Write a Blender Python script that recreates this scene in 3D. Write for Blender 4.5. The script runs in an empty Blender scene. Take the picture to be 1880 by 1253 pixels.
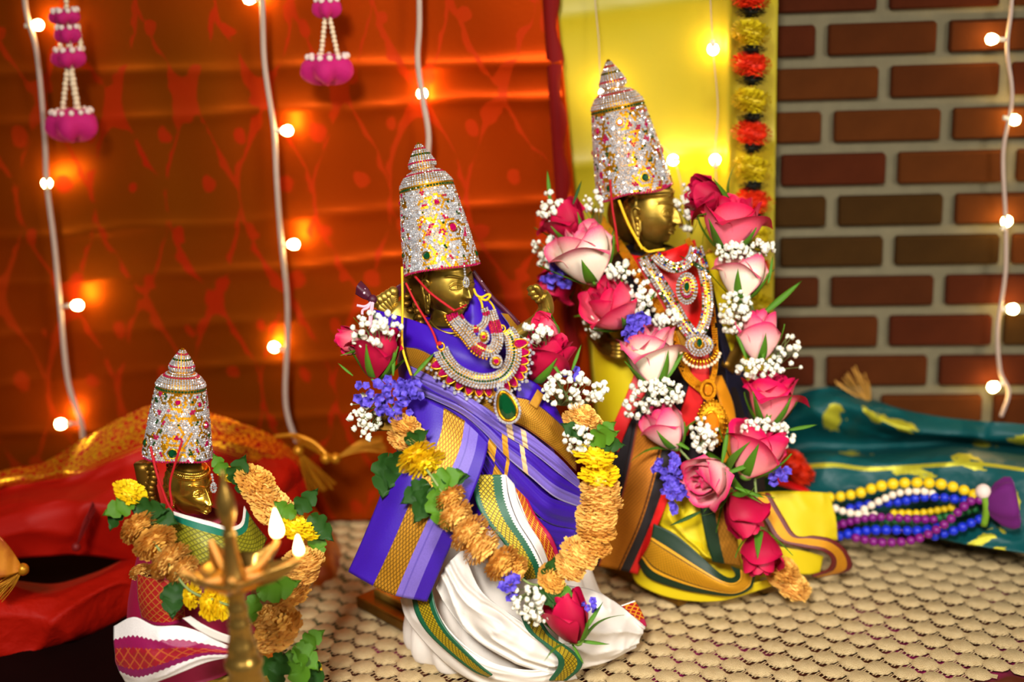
import bpy, math, random
from mathutils import Vector, Matrix, noise
sc = bpy.context.scene
col = sc.collection
PI = math.pi
rnd = random.Random(7)
# ---------------------------------------------------------------- camera
F = 50 / 36 * 1880
PITCH, ROLL, H = math.radians(18.0), math.radians(2.6), 0.671
CAM = Vector((0, 0, H))
_R0, _U0 = Vector((1, 0, 0)), Vector((0, math.sin(PITCH), math.cos(PITCH)))
CB = Vector((0, -math.cos(PITCH), math.sin(PITCH)))          # towards the viewer
CR = _R0 * math.cos(ROLL) - _U0 * math.sin(ROLL)
CU = _U0 * math.cos(ROLL) + _R0 * math.sin(ROLL)
cd = bpy.data.cameras.new('camera'); cam = bpy.data.objects.new('camera', cd); col.objects.link(cam)
m = Matrix((CR, CU, CB)).transposed().to_4x4(); m.translation = CAM; cam.matrix_world = m
cd.sensor_width = 36; cd.lens = 50; cd.clip_start = .05
cd.dof.use_dof = True; cd.dof.focus_distance = 1.222; cd.dof.aperture_fstop = 2.2
sc.camera = cam
# ---------------------------------------------------------------- light and exposure
w = bpy.data.worlds.new('world'); sc.world = w; w.use_nodes = True
w.node_tree.nodes['Background'].inputs[0].default_value = (1, .86, .72, 1)
w.node_tree.nodes['Background'].inputs[1].default_value = .06
def area(name, loc, target, size, power, colr):
    l = bpy.data.lights.new(name, 'AREA'); l.shape = 'DISK'; l.size = size; l.energy = power; l.color = colr
    o = bpy.data.objects.new(name, l); col.objects.link(o); o.location = loc
    o.rotation_euler = (Vector(target) - Vector(loc)).to_track_quat('-Z', 'Y').to_euler()
    o['kind'] = 'helper'
    return o
area('key_light', (-.3, -.5, 1.5), (.06, 1.15, .10), .38, 6.8, (1, .96, .9)).data.spread = math.radians(54)  # unseen key light from front left, beam narrowed to keep the wall darker
area('fill_light', (.95, -.15, .85), (.1, 1.2, .2), .45, 4.8, (1, .92, .82)).data.spread = math.radians(80)  # added low fill from the right to brighten faces under the crowns
vs = sc.view_settings
vs.view_transform = 'Standard'; vs.look = 'None'; vs.exposure = -0.12; vs.gamma = 1.0; vs.use_curve_mapping = False
# ---------------------------------------------------------------- geometry helpers
def ray(px, py):
    return (CR * ((px - 940) / F) - CU * ((py - 626.5) / F) - CB).normalized()
def hit(px, py, p0, n):
    d = ray(px, py); t = (Vector(p0) - CAM).dot(n) / d.dot(n)
    return CAM + d * t
def T(px, py, z=0):                       # a point of the photo on the table plane
    return hit(px, py, (0, 0, z), Vector((0, 0, 1)))
WY = math.radians(6.5)
WN = Vector((-math.sin(WY), -math.cos(WY), 0))      # wall normal, into the room
WS = Vector((math.cos(WY), -math.sin(WY), 0))       # along the wall to the right
W0 = T(640, 922)
def WP(px, py, off=0):                    # a point of the photo on the wall plane, off metres in front
    return hit(px, py, W0 + WN * off, WN)
def wall_st(p):
    q = p - W0; return q.dot(WS), q.z
def wall_pt(s, z, off=0):
    v = W0 + WS * s + WN * off; v.z = z; return v
class Frame:                              # a standing figure: px, py, z cm in front of its axis plane
    def __init__(s, bx, by, lean=4):
        s.base = T(bx, by); l = math.radians(lean)
        to = (Vector((CAM.x, CAM.y, 0)) - Vector((s.base.x, s.base.y, 0))).normalized()
        s.fw = to; s.n = to * math.cos(l) + Vector((0, 0, math.sin(l)))
        s.right = Vector((-to.y, to.x, 0)); s.up = s.n.cross(s.right)
        if s.up.z < 0: s.up = -s.up; 
    def __call__(s, px, py, z=0):
        return hit(px, py, s.base + s.n * (z / 100), s.n)
    def scale(s, px, py, z=0):            # metres per pixel there
        return (s(px, py, z) - CAM).dot(-CB) / F
def cr1(p, t):                            # Catmull-Rom through list p at t in 0..1
    n = len(p)
    if n == 1: return p[0].copy()
    x = max(0., min(1., t)) * (n - 1); i = min(int(x), n - 2); f = x - i
    p1, p2 = p[i], p[i + 1]
    p0 = p[i - 1] if i > 0 else p1 * 2 - p2
    p3 = p[i + 2] if i + 2 < n else p2 * 2 - p1
    return (p1 * 2 + (p2 - p0) * f + (p0 * 2 - p1 * 5 + p2 * 4 - p3) * (f * f) + (p1 * 3 - p0 - p2 * 3 + p3) * (f * f * f)) * .5
def crs(p, n): return [cr1(p, i / (n - 1)) for i in range(n)]
class MB:                                 # mesh builder
    def __init__(s): s.v = []; s.f = []; s.uv = {}
    def add(s, vs_, fs, uvs=None):
        b = len(s.v); s.v += [Vector(x) for x in vs_]
        for k, f in enumerate(fs):
            s.f.append(tuple(b + i for i in f))
            if uvs: s.uv[len(s.f) - 1] = [uvs[i] for i in f]
        return b
    def grid(s, g, uv=None, closed=False):       # g[j][i]
        nj, ni = len(g), len(g[0]); vs_ = [p for r in g for p in r]; fs = []
        for j in range(nj - 1):
            for i in range(ni if closed else ni - 1):
                fs.append((j * ni + i, j * ni + (i + 1) % ni, (j + 1) * ni + (i + 1) % ni, (j + 1) * ni + i))
        uvs = [(uv[j][i] if uv else (i / max(1, ni - 1), j / max(1, nj - 1))) for j in range(nj) for i in range(ni)]
        return s.add(vs_, fs, uvs)
    def tube(s, path, rad, n=8, caps=True, flat=1.0):
        path = [Vector(p) for p in path]; m_ = len(path); g = []; prev = None
        for k, p in enumerate(path):
            t = (path[min(k + 1, m_ - 1)] - path[max(k - 1, 0)])
            t = t.normalized() if t.length > 1e-9 else Vector((0, 0, 1))
            if prev is None: a = t.orthogonal().normalized()
            else:
                a = prev - t * prev.dot(t); a = a.normalized() if a.length > 1e-6 else t.orthogonal().normalized()
            prev = a; b = t.cross(a); r = rad[k] if isinstance(rad, (list, tuple)) else rad
            g.append([p + (a * math.cos(2 * PI * i / n) + b * math.sin(2 * PI * i / n) * flat) * r for i in range(n)])
        b0 = s.grid(g, closed=True)
        if caps:
            s.f.append(tuple(b0 + i for i in range(n))[::-1]); s.f.append(tuple(b0 + (m_ - 1) * n + i for i in range(n)))
    def lathe(s, prof, n=32, mat=None, arc=None):     # prof: (r, z)
        g = [[Vector((r * math.cos(2 * PI * i / n), r * math.sin(2 * PI * i / n), z)) for i in range(n)] for r, z in prof]
        if mat: g = [[mat @ p for p in r_] for r_ in g]
        s.grid(g, closed=True)
    def ball(s, c, r, n=8, m_=6, sq=(1, 1, 1), rot=None):
        c = Vector(c); g = []
        for j in range(m_ + 1):
            a = PI * j / m_
            rr = max(math.sin(a), .001)
            row = []
            for i in range(n):
                p = Vector((rr * math.cos(2 * PI * i / n) * sq[0], rr * math.sin(2 * PI * i / n) * sq[1], math.cos(a) * sq[2])) * r
                row.append(c + (rot @ p if rot else p))
            g.append(row)
        s.grid(g, closed=True)
    def box(s, c, sx, sy, sz, rot=None):
        vs_ = []
        for x in (-1, 1):
            for y in (-1, 1):
                for z in (-1, 1):
                    p = Vector((x * sx / 2, y * sy / 2, z * sz / 2)); vs_.append(Vector(c) + (rot @ p if rot else p))
        s.add(vs_, [(0, 1, 3, 2), (4, 6, 7, 5), (0, 4, 5, 1), (2, 3, 7, 6), (0, 2, 6, 4), (1, 5, 7, 3)])
    def mesh(s, name, mat, smooth=True):
        me = bpy.data.meshes.new(name); me.from_pydata([tuple(v) for v in s.v], [], s.f)
        if s.uv:
            ul = me.uv_layers.new(name='UVMap').data; k = 0; buf = [0.0] * (2 * len(me.loops))
            for fi, f in enumerate(s.f):
                u = s.uv.get(fi)
                for q in range(len(f)):
                    if u: buf[2 * k], buf[2 * k + 1] = u[q]
                    k += 1
            ul.foreach_set('uv', buf)
        me.validate(); me.update()
        if smooth: me.polygons.foreach_set('use_smooth', [True] * len(me.polygons))
        if mat:
            for x in (mat if isinstance(mat, (list, tuple)) else [mat]): me.materials.append(x)
        return me
    def build(s, name, mat, parent=None, smooth=True, thick=0, bevel=0, sub=0, kind=None, label=None):
        if parent is not None:
            o_ = origin(parent); s.v = [v - o_ for v in s.v]
        o = link(name, s.mesh(name, mat, smooth), parent)
        if thick:
            md = o.modifiers.new('thickness', 'SOLIDIFY'); md.thickness = thick; md.offset = 0
        if bevel:
            md = o.modifiers.new('bevel', 'BEVEL'); md.width = bevel; md.segments = 2; md.limit_method = 'ANGLE'
        if sub:
            md = o.modifiers.new('smooth', 'SUBSURF'); md.levels = sub; md.render_levels = sub
        if kind: o['kind'] = kind
        if label: o['label'] = label
        return o
def origin(o):
    v = Vector((0, 0, 0))
    while o is not None: v += o.location; o = o.parent
    return v
def link(name, data, parent=None):
    o = bpy.data.objects.new(name, data); col.objects.link(o); o.parent = parent; return o
def thing(name, label, cat, loc=(0, 0, 0), group=None):
    o = link(name, None); o.location = loc; o.empty_display_size = .02
    o['label'] = label; o['category'] = cat
    if group: o['group'] = group
    return o
def tag(o, label, cat, group=None):
    o['label'] = label; o['category'] = cat
    if group: o['group'] = group
    return o
def struct(o, label=None):
    o['kind'] = 'structure'
    if label: o['label'] = label
    return o
def place(name, me, parent, loc, rot=None, scale=1.0, kind=None):   # shared mesh, put at a world point
    o = link(name, me, parent)
    o.location = Vector(loc) - origin(parent) if parent else loc
    if rot is not None: o.rotation_euler = rot.to_euler() if hasattr(rot, 'to_euler') else rot
    o.scale = (scale,) * 3 if not isinstance(scale, (tuple, list)) else scale
    if kind: o['kind'] = kind
    return o
def basis(z, x=None):                     # rotation matrix whose local z is z
    z = Vector(z).normalized(); x = Vector(x) if x is not None else CB
    x = x - z * x.dot(z)
    if x.length < 1e-5: x = z.orthogonal()
    x.normalize(); y = z.cross(x)
    return Matrix((x, y, z)).transposed()
def aim(ang, tilt=0, spin=0):             # local z at ang degrees in the picture, tilt degrees to the viewer
    a, t = math.radians(ang), math.radians(tilt)
    z = (CR * math.cos(a) + CU * math.sin(a)) * math.cos(t) + CB * math.sin(t)
    return basis(z) @ Matrix.Rotation(math.radians(spin), 3, 'Z')
def sheet(name, rails, mat, parent, fr=None, nu=40, nv=14, wr=0, wf=18, thick=.0012, uvs=None, kind=None, seed=0, back=None, swap=False, label=None, ridge=None, un=False, crease=0, cf=9):
    """a cloth panel through rails of control points; every rail runs along u, v goes from rail to rail"""
    R = [[(fr(*p) if fr else Vector(p)) for p in r] for r in rails]
    C = [crs(r, nu) for r in R]
    g = []; uv = []
    mid = C[len(C) // 2]; L = [0]
    for i in range(1, nu): L.append(L[-1] + (mid[i] - mid[i - 1]).length)
    wdt = sum((C[k + 1][nu // 2] - C[k][nu // 2]).length for k in range(len(C) - 1)) or .01
    for j in range(nv):
        row = [cr1([c[i] for c in C], j / (nv - 1)) for i in range(nu)]
        g.append(row); uv.append([((i / (nu - 1)) if un else L[i] / wdt, j / (nv - 1)) for i in range(nu)])
    if wr:
        for r in g:
            for p in r:
                q = p * wf + Vector((seed * 3.1, seed * 1.7, seed))
                p += CB * (wr * (noise.noise(q) + .45 * noise.noise(q * 2.3)))
    if crease:     # crumpled silk: ridged noise in two sizes
        for r in g:
            for p in r:
                q = Vector((p.x * cf + seed, p.y * cf, p.z * cf * .7)); a_ = 1 - abs(noise.noise(q)) * 2.2; b_ = 1 - abs(noise.noise(q * 2.1 + Vector((3, 1, 7)))) * 2.2
                p += CB * (crease * (max(a_, 0) ** 2 + .5 * max(b_, 0) ** 2 - .5))
    if ridge:      # sharp folds running along u, drifting in v
        amp, k = ridge
        for j, r in enumerate(g):
            for i, p in enumerate(r):
                f, u_ = j / (nv - 1), i / (nu - 1)
                ph = f * k + 1.1 * noise.noise(Vector((u_ * 2.2, f * 2, seed))) + seed * .37
                w_ = math.sin(min(1, 6 * f, 6 * (1 - f)) * PI / 2)
                p += CB * (amp * w_ * (1 - abs(math.sin(ph * PI)) ** .8 * 1.6) * (.5 + .7 * noise.noise(Vector((u_ * 3, ph // 1, seed + 4))) + .3))
    mb = MB(); mb.grid(g, uv)
    return mb.build(name, mat, parent, thick=thick, kind=kind, label=label)
# ---------------------------------------------------------------- materials
def lin(c):
    f = lambda x: x / 12.92 if x <= .04045 else ((x + .055) / 1.055) ** 2.4
    return tuple(f(x / 255) for x in c) + (1,)
_m = {}
class NT:
    def __init__(s, name):
        s.m = bpy.data.materials.new(name); s.m.use_nodes = True; s.t = s.m.node_tree; s.b = s.t.nodes['Principled BSDF']
    def n(s, typ, **kw):
        x = s.t.nodes.new(typ)
        for k, v in kw.items():
            if k[0] == '_': x.inputs[int(k[1:])].default_value = v
            else: setattr(x, k, v)
        return x
    def l(s, a, b): s.t.links.new(a, b)
    def math(s, op, a, b=None, c=None):
        x = s.n('ShaderNodeMath', operation=op)
        for k, v in enumerate((a, b, c)):
            if v is None: continue
            if isinstance(v, (int, float)): x.inputs[k].default_value = v
            else: s.l(v, x.inputs[k])
        return x.outputs[0]
    def mix(s, f, a, b):
        x = s.n('ShaderNodeMix', data_type='RGBA')
        for k, v in ((0, f), (6, a), (7, b)):
            if isinstance(v, (int, float, tuple)): x.inputs[k].default_value = v
            else: s.l(v, x.inputs[k])
        return x.outputs[2]
    def uvxy(s):
        t = s.n('ShaderNodeUVMap'); q = s.n('ShaderNodeSeparateXYZ'); s.l(t.outputs[0], q.inputs[0]); return q.outputs[0], q.outputs[1]
    def noise(s, scale, detail=3, vec=None, rough=.5):
        x = s.n('ShaderNodeTexNoise'); x.inputs['Scale'].default_value = scale; x.inputs['Detail'].default_value = detail; x.inputs['Roughness'].default_value = rough
        if vec is None:
            t = s.n('ShaderNodeTexCoord'); vec = t.outputs['Object']
        s.l(vec, x.inputs['Vector']); return x.outputs[0]
    def ramp(s, fac, stops, const=False):
        r = s.n('ShaderNodeValToRGB'); e = r.color_ramp.elements
        r.color_ramp.interpolation = 'CONSTANT' if const else 'LINEAR'
        while len(e) < len(stops): e.new(1)
        for k, (p, c) in enumerate(stops): e[k].position = p; e[k].color = c if len(c) == 4 else tuple(c) + (1,)
        s.l(fac, r.inputs[0]); return r.outputs[0]
    def bump(s, h, strength=.3, dist=.001):
        x = s.n('ShaderNodeBump'); x.inputs['Strength'].default_value = strength; x.inputs['Distance'].default_value = dist
        s.l(h, x.inputs['Height']); s.l(x.outputs[0], s.b.inputs['Normal'])
    def set(s, **kw):
        for k, v in kw.items():
            i = s.b.inputs[k.replace('_', ' ')]
            if isinstance(v, (int, float, tuple)): i.default_value = v
            else: s.l(v, i)
        return s.m
def M(name, c, rough=.5, metal=0, var=0, vs_=40, bump=0, bs=200, sheen=0, sub=0, coat=0, spec=.5, trans=0, emit=0, ior=1.45, alpha=1, bd=.001):
    if name in _m: return _m[name]
    t = NT(name); c = lin(c)
    t.set(Roughness=rough, Metallic=metal)
    t.b.inputs['Specular IOR Level'].default_value = spec; t.b.inputs['IOR'].default_value = ior
    if var:
        d = tuple(x * (1 - var) for x in c[:3]) + (1,); e = tuple(min(1, x * (1 + var)) for x in c[:3]) + (1,)
        t.set(Base_Color=t.mix(t.noise(vs_), d, e))
    else: t.set(Base_Color=c)
    if bump: t.bump(t.noise(bs, 3), bump, bd)
    if sheen: t.b.inputs['Sheen Weight'].default_value = sheen; t.b.inputs['Sheen Roughness'].default_value = .4; t.b.inputs['Sheen Tint'].default_value = tuple(min(1, x * 2 + .1) for x in c[:3]) + (1,)
    if sub:
        t.b.inputs['Subsurface Weight'].default_value = sub; t.b.inputs['Subsurface Radius'].default_value = (.004, .002, .0015); t.b.inputs['Subsurface Scale'].default_value = 1
    if coat: t.b.inputs['Coat Weight'].default_value = coat; t.b.inputs['Coat Roughness'].default_value = .1
    if trans: t.b.inputs['Transmission Weight'].default_value = trans
    if emit: t.set(Emission_Color=c); t.b.inputs['Emission Strength'].default_value = emit
    if alpha < 1: t.b.inputs['Alpha'].default_value = alpha
    _m[name] = t.m; return t.m
GOLD = lin((214, 150, 30)); 
def band(name, stops, gold, su=14, sv=10, line=.36, rough=.5, dark=.35, teeth=None, sheen=.03, metal=.55, lc=None, ubars=()):
    """woven cloth: colour bands over v; where `gold` (list of v ranges) the zari lattice shows"""
    if name in _m: return _m[name]
    t = NT(name); u, v = t.uvxy()
    vv = v
    if teeth:      # temple-teeth: the band edge wanders with u
        tri = t.math('PINGPONG', t.math('MULTIPLY', u, teeth[0]), 1.0)
        vv = t.math('ADD', v, t.math('MULTIPLY', t.math('SUBTRACT', tri, .5), teeth[1]))
    base = t.ramp(vv, [(p, lin(c)) for p, c in stops], True)
    ms = [(0, (0, 0, 0))]
    for a, b in gold: ms += [(a, (1, 1, 1)), (b, (0, 0, 0))]
    mask = t.ramp(v, [(p, c + (1,)) for p, c in ms], True)
    a = t.math('FRACT', t.math('ADD', t.math('MULTIPLY', u, su), t.math('MULTIPLY', v, sv)))
    b = t.math('FRACT', t.math('SUBTRACT', t.math('MULTIPLY', u, su), t.math('MULTIPLY', v, sv)))
    d = t.math('MAXIMUM', t.math('ABSOLUTE', t.math('SUBTRACT', a, .5)), t.math('ABSOLUTE', t.math('SUBTRACT', b, .5)))
    ln = t.math('GREATER_THAN', d, line); lm = t.math('MULTIPLY', ln, mask)
    dk = t.n('ShaderNodeHueSaturation'); dk.inputs['Value'].default_value = dark; t.l(base, dk.inputs['Color'])
    c = t.mix(lm, base, lin(lc) if lc else dk.outputs[0])
    for a0, a1, v0, v1, cb_ in ubars:
        inb = t.math('MULTIPLY', t.math('MULTIPLY', t.math('GREATER_THAN', u, a0), t.math('LESS_THAN', u, a1)), t.math('MULTIPLY', t.math('GREATER_THAN', v, v0), t.math('LESS_THAN', v, v1)))
        c = t.mix(inb, c, lin(cb_))
    nz = t.noise(900, 1); c = t.mix(t.math('MULTIPLY', nz, .25), c, (0, 0, 0, 1))
    t.set(Base_Color=c, Roughness=rough, Metallic=t.math('MULTIPLY', mask, metal))
    t.b.inputs['Sheen Weight'].default_value = sheen; t.b.inputs['Sheen Roughness'].default_value = .35
    t.bump(t.math('ADD', t.math('MULTIPLY', d, mask), t.math('MULTIPLY', nz, .3)), .5, .0006)
    _m[name] = t.m; return t.m
# ================================================================ the setting
brick_cols = [(68, 31, 8), (60, 27, 8), (74, 36, 9), (52, 32, 8), (64, 25, 8)]
bm_ = [M('brick_%d' % k, c, .95, var=.35, vs_=30, bump=.6, bs=150, spec=.1) for k, c in enumerate(brick_cols)]
mortar = M('mortar', (104, 96, 72), .95, var=.2, vs_=60, bump=.5, bs=300)
mb = MB()
s0, s1 = -1.5, 1.35
mb.grid([[wall_pt(s0 + (s1 - s0) * i / 20, z, 0) for i in range(21)] for z in (-.75, 0, .6, 1.4)])
wall = struct(mb.build('wall_back', mortar, smooth=False), 'brick wall with pale mortar joints')
# brick courses: joints read off the photo
rows = [-45, 33, 113, 193, 271, 349, 424, 497, 570, 643, 715, 790, 860, 930, 1000]
phase = [1620, 1507, 1622, 1518, 1635, 1526, 1630, 1513, 1620, 1505, 1605, 1500, 1600, 1500, 1600]
L = (WP(1738, 120) - WP(1518, 120)).length
meshes = {}
for k in range(len(rows) - 1):
    za = wall_st(WP(1500, rows[k]))[1]; zb = wall_st(WP(1500, rows[k + 1]))[1]; zm = (za + zb) / 2
    hgt = (za - zb) - .0125
    sph = wall_st(WP(phase[k], (rows[k] + rows[k + 1]) / 2))[0]
    for j in range(-4, 4):
        c = wall_pt(sph + (j + .5) * L, zm, .0035 + rnd.uniform(-.001, .001))
        if (c - W0).dot(WS) > s1 - .12 or zm < 0: continue
        key = rnd.randrange(5)
        mq = MB(); mq.box((0, 0, 0), L - .0125, .012, hgt)
        me = mq.mesh('brick', bm_[key], False)
        o = place('brick', me, wall, c, Matrix((WS, -WN, Vector((0, 0, 1)))).transposed())
        md = o.modifiers.new('bevel', 'BEVEL'); md.width = .0022; md.segments = 1
mb = MB(); mb.grid([[Vector((x, y, -.75)) for x in (-2.6, 2.6)] for y in (-1.6, 2.1)])
struct(mb.build('floor', M('floor_paint', (90, 74, 60), .7, var=.2, vs_=6), smooth=False), 'brown floor under the table')
# ---------------------------------------------------------------- table with its cloths
wn2 = T(640, 948).y
tab = thing('table', 'long table under a maroon cloth and beige lace', 'table', (0, 1.0, -.75))
mb = MB()
back = [wall_pt(s, -.03, .012) for s in (-1.25, 1.25)]
pts = [Vector((-1.2, .62, 0)), Vector((1.1, .62, 0)), wall_pt(1.1, 0, .014), wall_pt(-1.2, 0, .014)]
mb.add([p + Vector((0, 0, -.006)) for p in pts] + [p + Vector((0, 0, -.035)) for p in pts],
       [(0, 1, 2, 3), (7, 6, 5, 4), (0, 4, 5, 1), (1, 5, 6, 2), (2, 6, 7, 3), (3, 7, 4, 0)])
mb.build('tabletop', M('table_wood', (84, 52, 30), .6, var=.2), tab, smooth=False)
for x, y in ((-1.1, .7), (1.0, .7), (-1.1, 1.4), (1.0, 1.22)):
    q = MB(); q.box((x, y, -.3925), .05, .05, .715); q.build('leg', _m['table_wood'], tab, smooth=False)
t = NT('under_cloth_silk'); nz = t.noise(5, 1)
tc = t.n('ShaderNodeTexCoord'); sx = t.n('ShaderNodeSeparateXYZ'); t.l(tc.outputs['Object'], sx.inputs[0])
side = t.math('GREATER_THAN', t.math('ADD', sx.outputs[0], t.math('MULTIPLY', sx.outputs[1], -.25)), -.22)
c = t.mix(side, lin((26, 66, 34)), t.mix(t.ramp(t.noise(14, 1), [(.56, (0, 0, 0)), (.64, (1, 1, 1))]), lin((84, 34, 14)), lin((150, 16, 84))))
t.set(Base_Color=c, Roughness=.5); 
mb = MB(); gx = [Vector((-1.19 + 2.28 * i / 30, 0, 0)) for i in range(31)]
g = []
for j in range(21):
    f = j / 20; g.append([pts[0].lerp(pts[1], i / 30).lerp(pts[3].lerp(pts[2], i / 30), f) + Vector((0, 0, -.0045)) for i in range(31)])
mb.grid(g); mb.build('under_cloth', t.m, tab)
# lace cloth: real medallions, threads between, holes that show the cloth beneath
lace = thing('lace_tablecloth', 'beige lace tablecloth of small round medallions spread over the table', 'tablecloth', (0, 1.1, 0))
ml = NT('lace_thread'); nz = ml.noise(1400, 2); n2 = ml.noise(160, 3)
ml.set(Base_Color=ml.mix(n2, lin((184, 156, 108)), lin((214, 190, 142))), Roughness=.55, Metallic=.15); ml.bump(nz, 1.0, .0012)
med = MB(); net = MB()
A = math.radians(-27); ux = Vector((math.cos(A), math.sin(A), 0)); uy = Vector((-math.sin(A), math.cos(A), 0))
px_, py_ = .0235, .0212
def tilez(p): return .0006 + .0022 * max(0, noise.noise(p * 7)) + .0012 * max(0, noise.noise(p * 19))
corner = T(1862, 1236)
def inside(p):
    q = p - W0
    if q.dot(WN) < .03 or p.x < -1.0 or p.x > 1.0 or p.y < .7: return False
    c2 = p - corner      # the cloth ends at the lower right corner
    return not (c2.dot(uy) < 0 and c2.dot(ux) > -.02) and not (c2.dot(ux) > .22 and c2.dot(uy) < .0)
for j in range(-50, 50):
    for i in range(-75, 62):
        c = Vector((.1, 1.15, 0)) + ux * ((i + .5 * (j % 2)) * px_) + uy * (j * py_)
        c += Vector((noise.noise(c * 9), noise.noise(c * 9 + Vector((5, 5, 5))), 0)) * .004
        if not inside(c): continue
        z = tilez(c); rr = .0108 * rnd.uniform(.94, 1.06); n = 12; ring = []
        a0 = rnd.uniform(0, 1)
        v = [c + Vector((0, 0, z + .0010))]
        for k in range(n):
            a = a0 + 2 * PI * k / n; d = ux * math.cos(a) * 1.06 + uy * math.sin(a) * .93
            q = c + d * rr * .72; v.append(q + Vector((0, 0, z + .0017 + rnd.uniform(-.0003, .0003))))
        for k in range(n):
            a = a0 + 2 * PI * k / n; d = ux * math.cos(a) * 1.06 + uy * math.sin(a) * .93
            q = c + d * rr * (1.0 + .05 * (k % 2)); v.append(q + Vector((0, 0, z - .0010)))
        fs = [(0, 1 + k, 1 + (k + 1) % n) for k in range(n)] + [(1 + k, 1 + n + k, 1 + n + (k + 1) % n, 1 + (k + 1) % n) for k in range(n)]
        med.add(v, fs)
        # threads to the neighbours: along the row a solid bridge, across the row fine slanted threads
        w_ = .0034
        p0, p1 = c + ux * rr * .7, c + ux * (px_ - rr * .7)
        net.add([p0 - uy * w_ + Vector((0, 0, z)), p1 - uy * w_ + Vector((0, 0, z)), p1 + uy * w_ + Vector((0, 0, z)), p0 + uy * w_ + Vector((0, 0, z))], [(0, 1, 2, 3)])
        for sgn, off in ((-.5, 0), (.5, 0)):
            for q in (-.42, -.1, .22):
                a_ = c + ux * (sgn * px_ * .5 + q * .0105 * 1.4) + uy * rr * .62; b_ = a_ + ux * .0035 + uy * (py_ - rr * 1.2)
                e = ux * .0007
                net.add([a_ - e + Vector((0, 0, z)), a_ + e + Vector((0, 0, z)), b_ + e + Vector((0, 0, z)), b_ - e + Vector((0, 0, z))], [(0, 1, 2, 3)])
mo = med.build('lace_medallions', ml.m, lace, kind='stuff'); no = net.build('lace_threads', ml.m, lace, smooth=False, kind='stuff')
# ---------------------------------------------------------------- red and gold silk backdrop
def hang(name, x0, x1, y0, y1, nx, nz, off, mat, parent, disp):
    a = wall_st(WP(x0, 300))[0]; b = wall_st(WP(x1, 300))[0]
    zt = wall_st(WP((x0 + x1) / 2, y0))[1]; zb = wall_st(WP((x0 + x1) / 2, y1))[1]; zb = max(zb, .004)
    g = []; uv = []
    for j in range(nz + 1):
        r = []; u_ = []
        for i in range(nx + 1):
            s = a + (b - a) * i / nx; z = zt + (zb - zt) * j / nz
            s2, o2 = disp(s, z, i / nx, j / nz)
            r.append(wall_pt(s2, z, off + o2)); u_.append((s, z))
        g.append(r); uv.append(u_)
    q = MB(); q.grid(g, uv); return q.build(name, mat, parent, thick=.0008)
t = NT('red_gold_brocade'); u, v = t.uvxy()
sep = t.n('ShaderNodeCombineXYZ'); t.l(u, sep.inputs[0]); t.l(v, sep.inputs[1])
wob = t.noise(9, 2, sep.outputs[0]); wob2 = t.noise(28, 2, sep.outputs[0])
def wave(x, f, ph=0): return t.math('SINE', t.math('ADD', t.math('MULTIPLY', x, f), ph))
uu = t.math('ADD', u, t.math('MULTIPLY', t.math('SUBTRACT', wob2, .5), .02))
vv = t.math('ADD', v, t.math('MULTIPLY', t.math('SUBTRACT', wob, .5), .04))
og = t.math('ABSOLUTE', t.math('SUBTRACT', t.math('ABSOLUTE', wave(uu, 40.0)), t.math('MULTIPLY', t.math('ADD', wave(vv, 30.0), 1.0), .5)))
vine = t.math('LESS_THAN', og, t.math('ADD', t.math('MULTIPLY', t.math('SUBTRACT', wob2, .42), .5), .02))
bud = t.math('GREATER_THAN', t.math('MULTIPLY', wave(uu, 80.0, .8), wave(vv, 60.0, .4)), t.math('ADD', .62, t.math('MULTIPLY', wob2, .5)))
pat = t.math('MINIMUM', t.math('ADD', vine, bud), 1)
soft = t.math('MULTIPLY', pat, t.math('MULTIPLY_ADD', wob, .9, .35))
cc = t.mix(soft, lin((126, 70, 2)), lin((150, 12, 0)))
mr = t.n('ShaderNodeMapRange', _1=-.35, _2=.2); t.l(u, mr.inputs[0]); warm = t.math('MULTIPLY', mr.outputs[0], .55)   # brighter red-orange to the right: light and sheen painted into the colour
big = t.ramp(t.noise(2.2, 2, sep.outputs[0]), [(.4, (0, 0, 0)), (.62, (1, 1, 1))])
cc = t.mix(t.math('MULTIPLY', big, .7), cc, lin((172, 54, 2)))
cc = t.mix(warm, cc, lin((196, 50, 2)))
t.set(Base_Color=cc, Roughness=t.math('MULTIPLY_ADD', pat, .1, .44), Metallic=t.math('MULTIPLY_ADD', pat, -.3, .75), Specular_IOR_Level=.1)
t.bump(t.noise(260, 2), .12, .0006)
cz = [wall_st(WP(500, y))[1] for y in (112, 192, 385, 470, 560, 640, 735)]
ca = [.006, .005, .004, .005, .004, .005, .004]; cs = [.02, -.05, -.10, -.12, -.14, -.16, -.12]
def disp_red(s, z, fi, fj):
    o = .006 * noise.noise(Vector((s * 5, z * 2, 1))) + .004 * noise.noise(Vector((s * 14, z * 5, 4)))
    for q, a, sl in zip(cz, ca, cs):
        d = z - q - (s + .1) * -sl * .45 + .006 * noise.noise(Vector((s * 9, q * 40, 2)))
        o += a * math.exp(-abs(d) / .005) * (.55 + .6 * noise.noise(Vector((s * 6, q * 30, 9)))) if abs(d) < .08 else 0
    return s + (.02 * (fj) if fi > .97 else 0) * 1.0 + .018 * fj * fi, .014 + o
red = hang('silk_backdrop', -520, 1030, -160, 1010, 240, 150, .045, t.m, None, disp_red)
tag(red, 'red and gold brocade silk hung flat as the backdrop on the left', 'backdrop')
rb = MB(); g = []
a = wall_st(WP(1030, 300))[0]; zt = wall_st(WP(1030, -160))[1]
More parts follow.
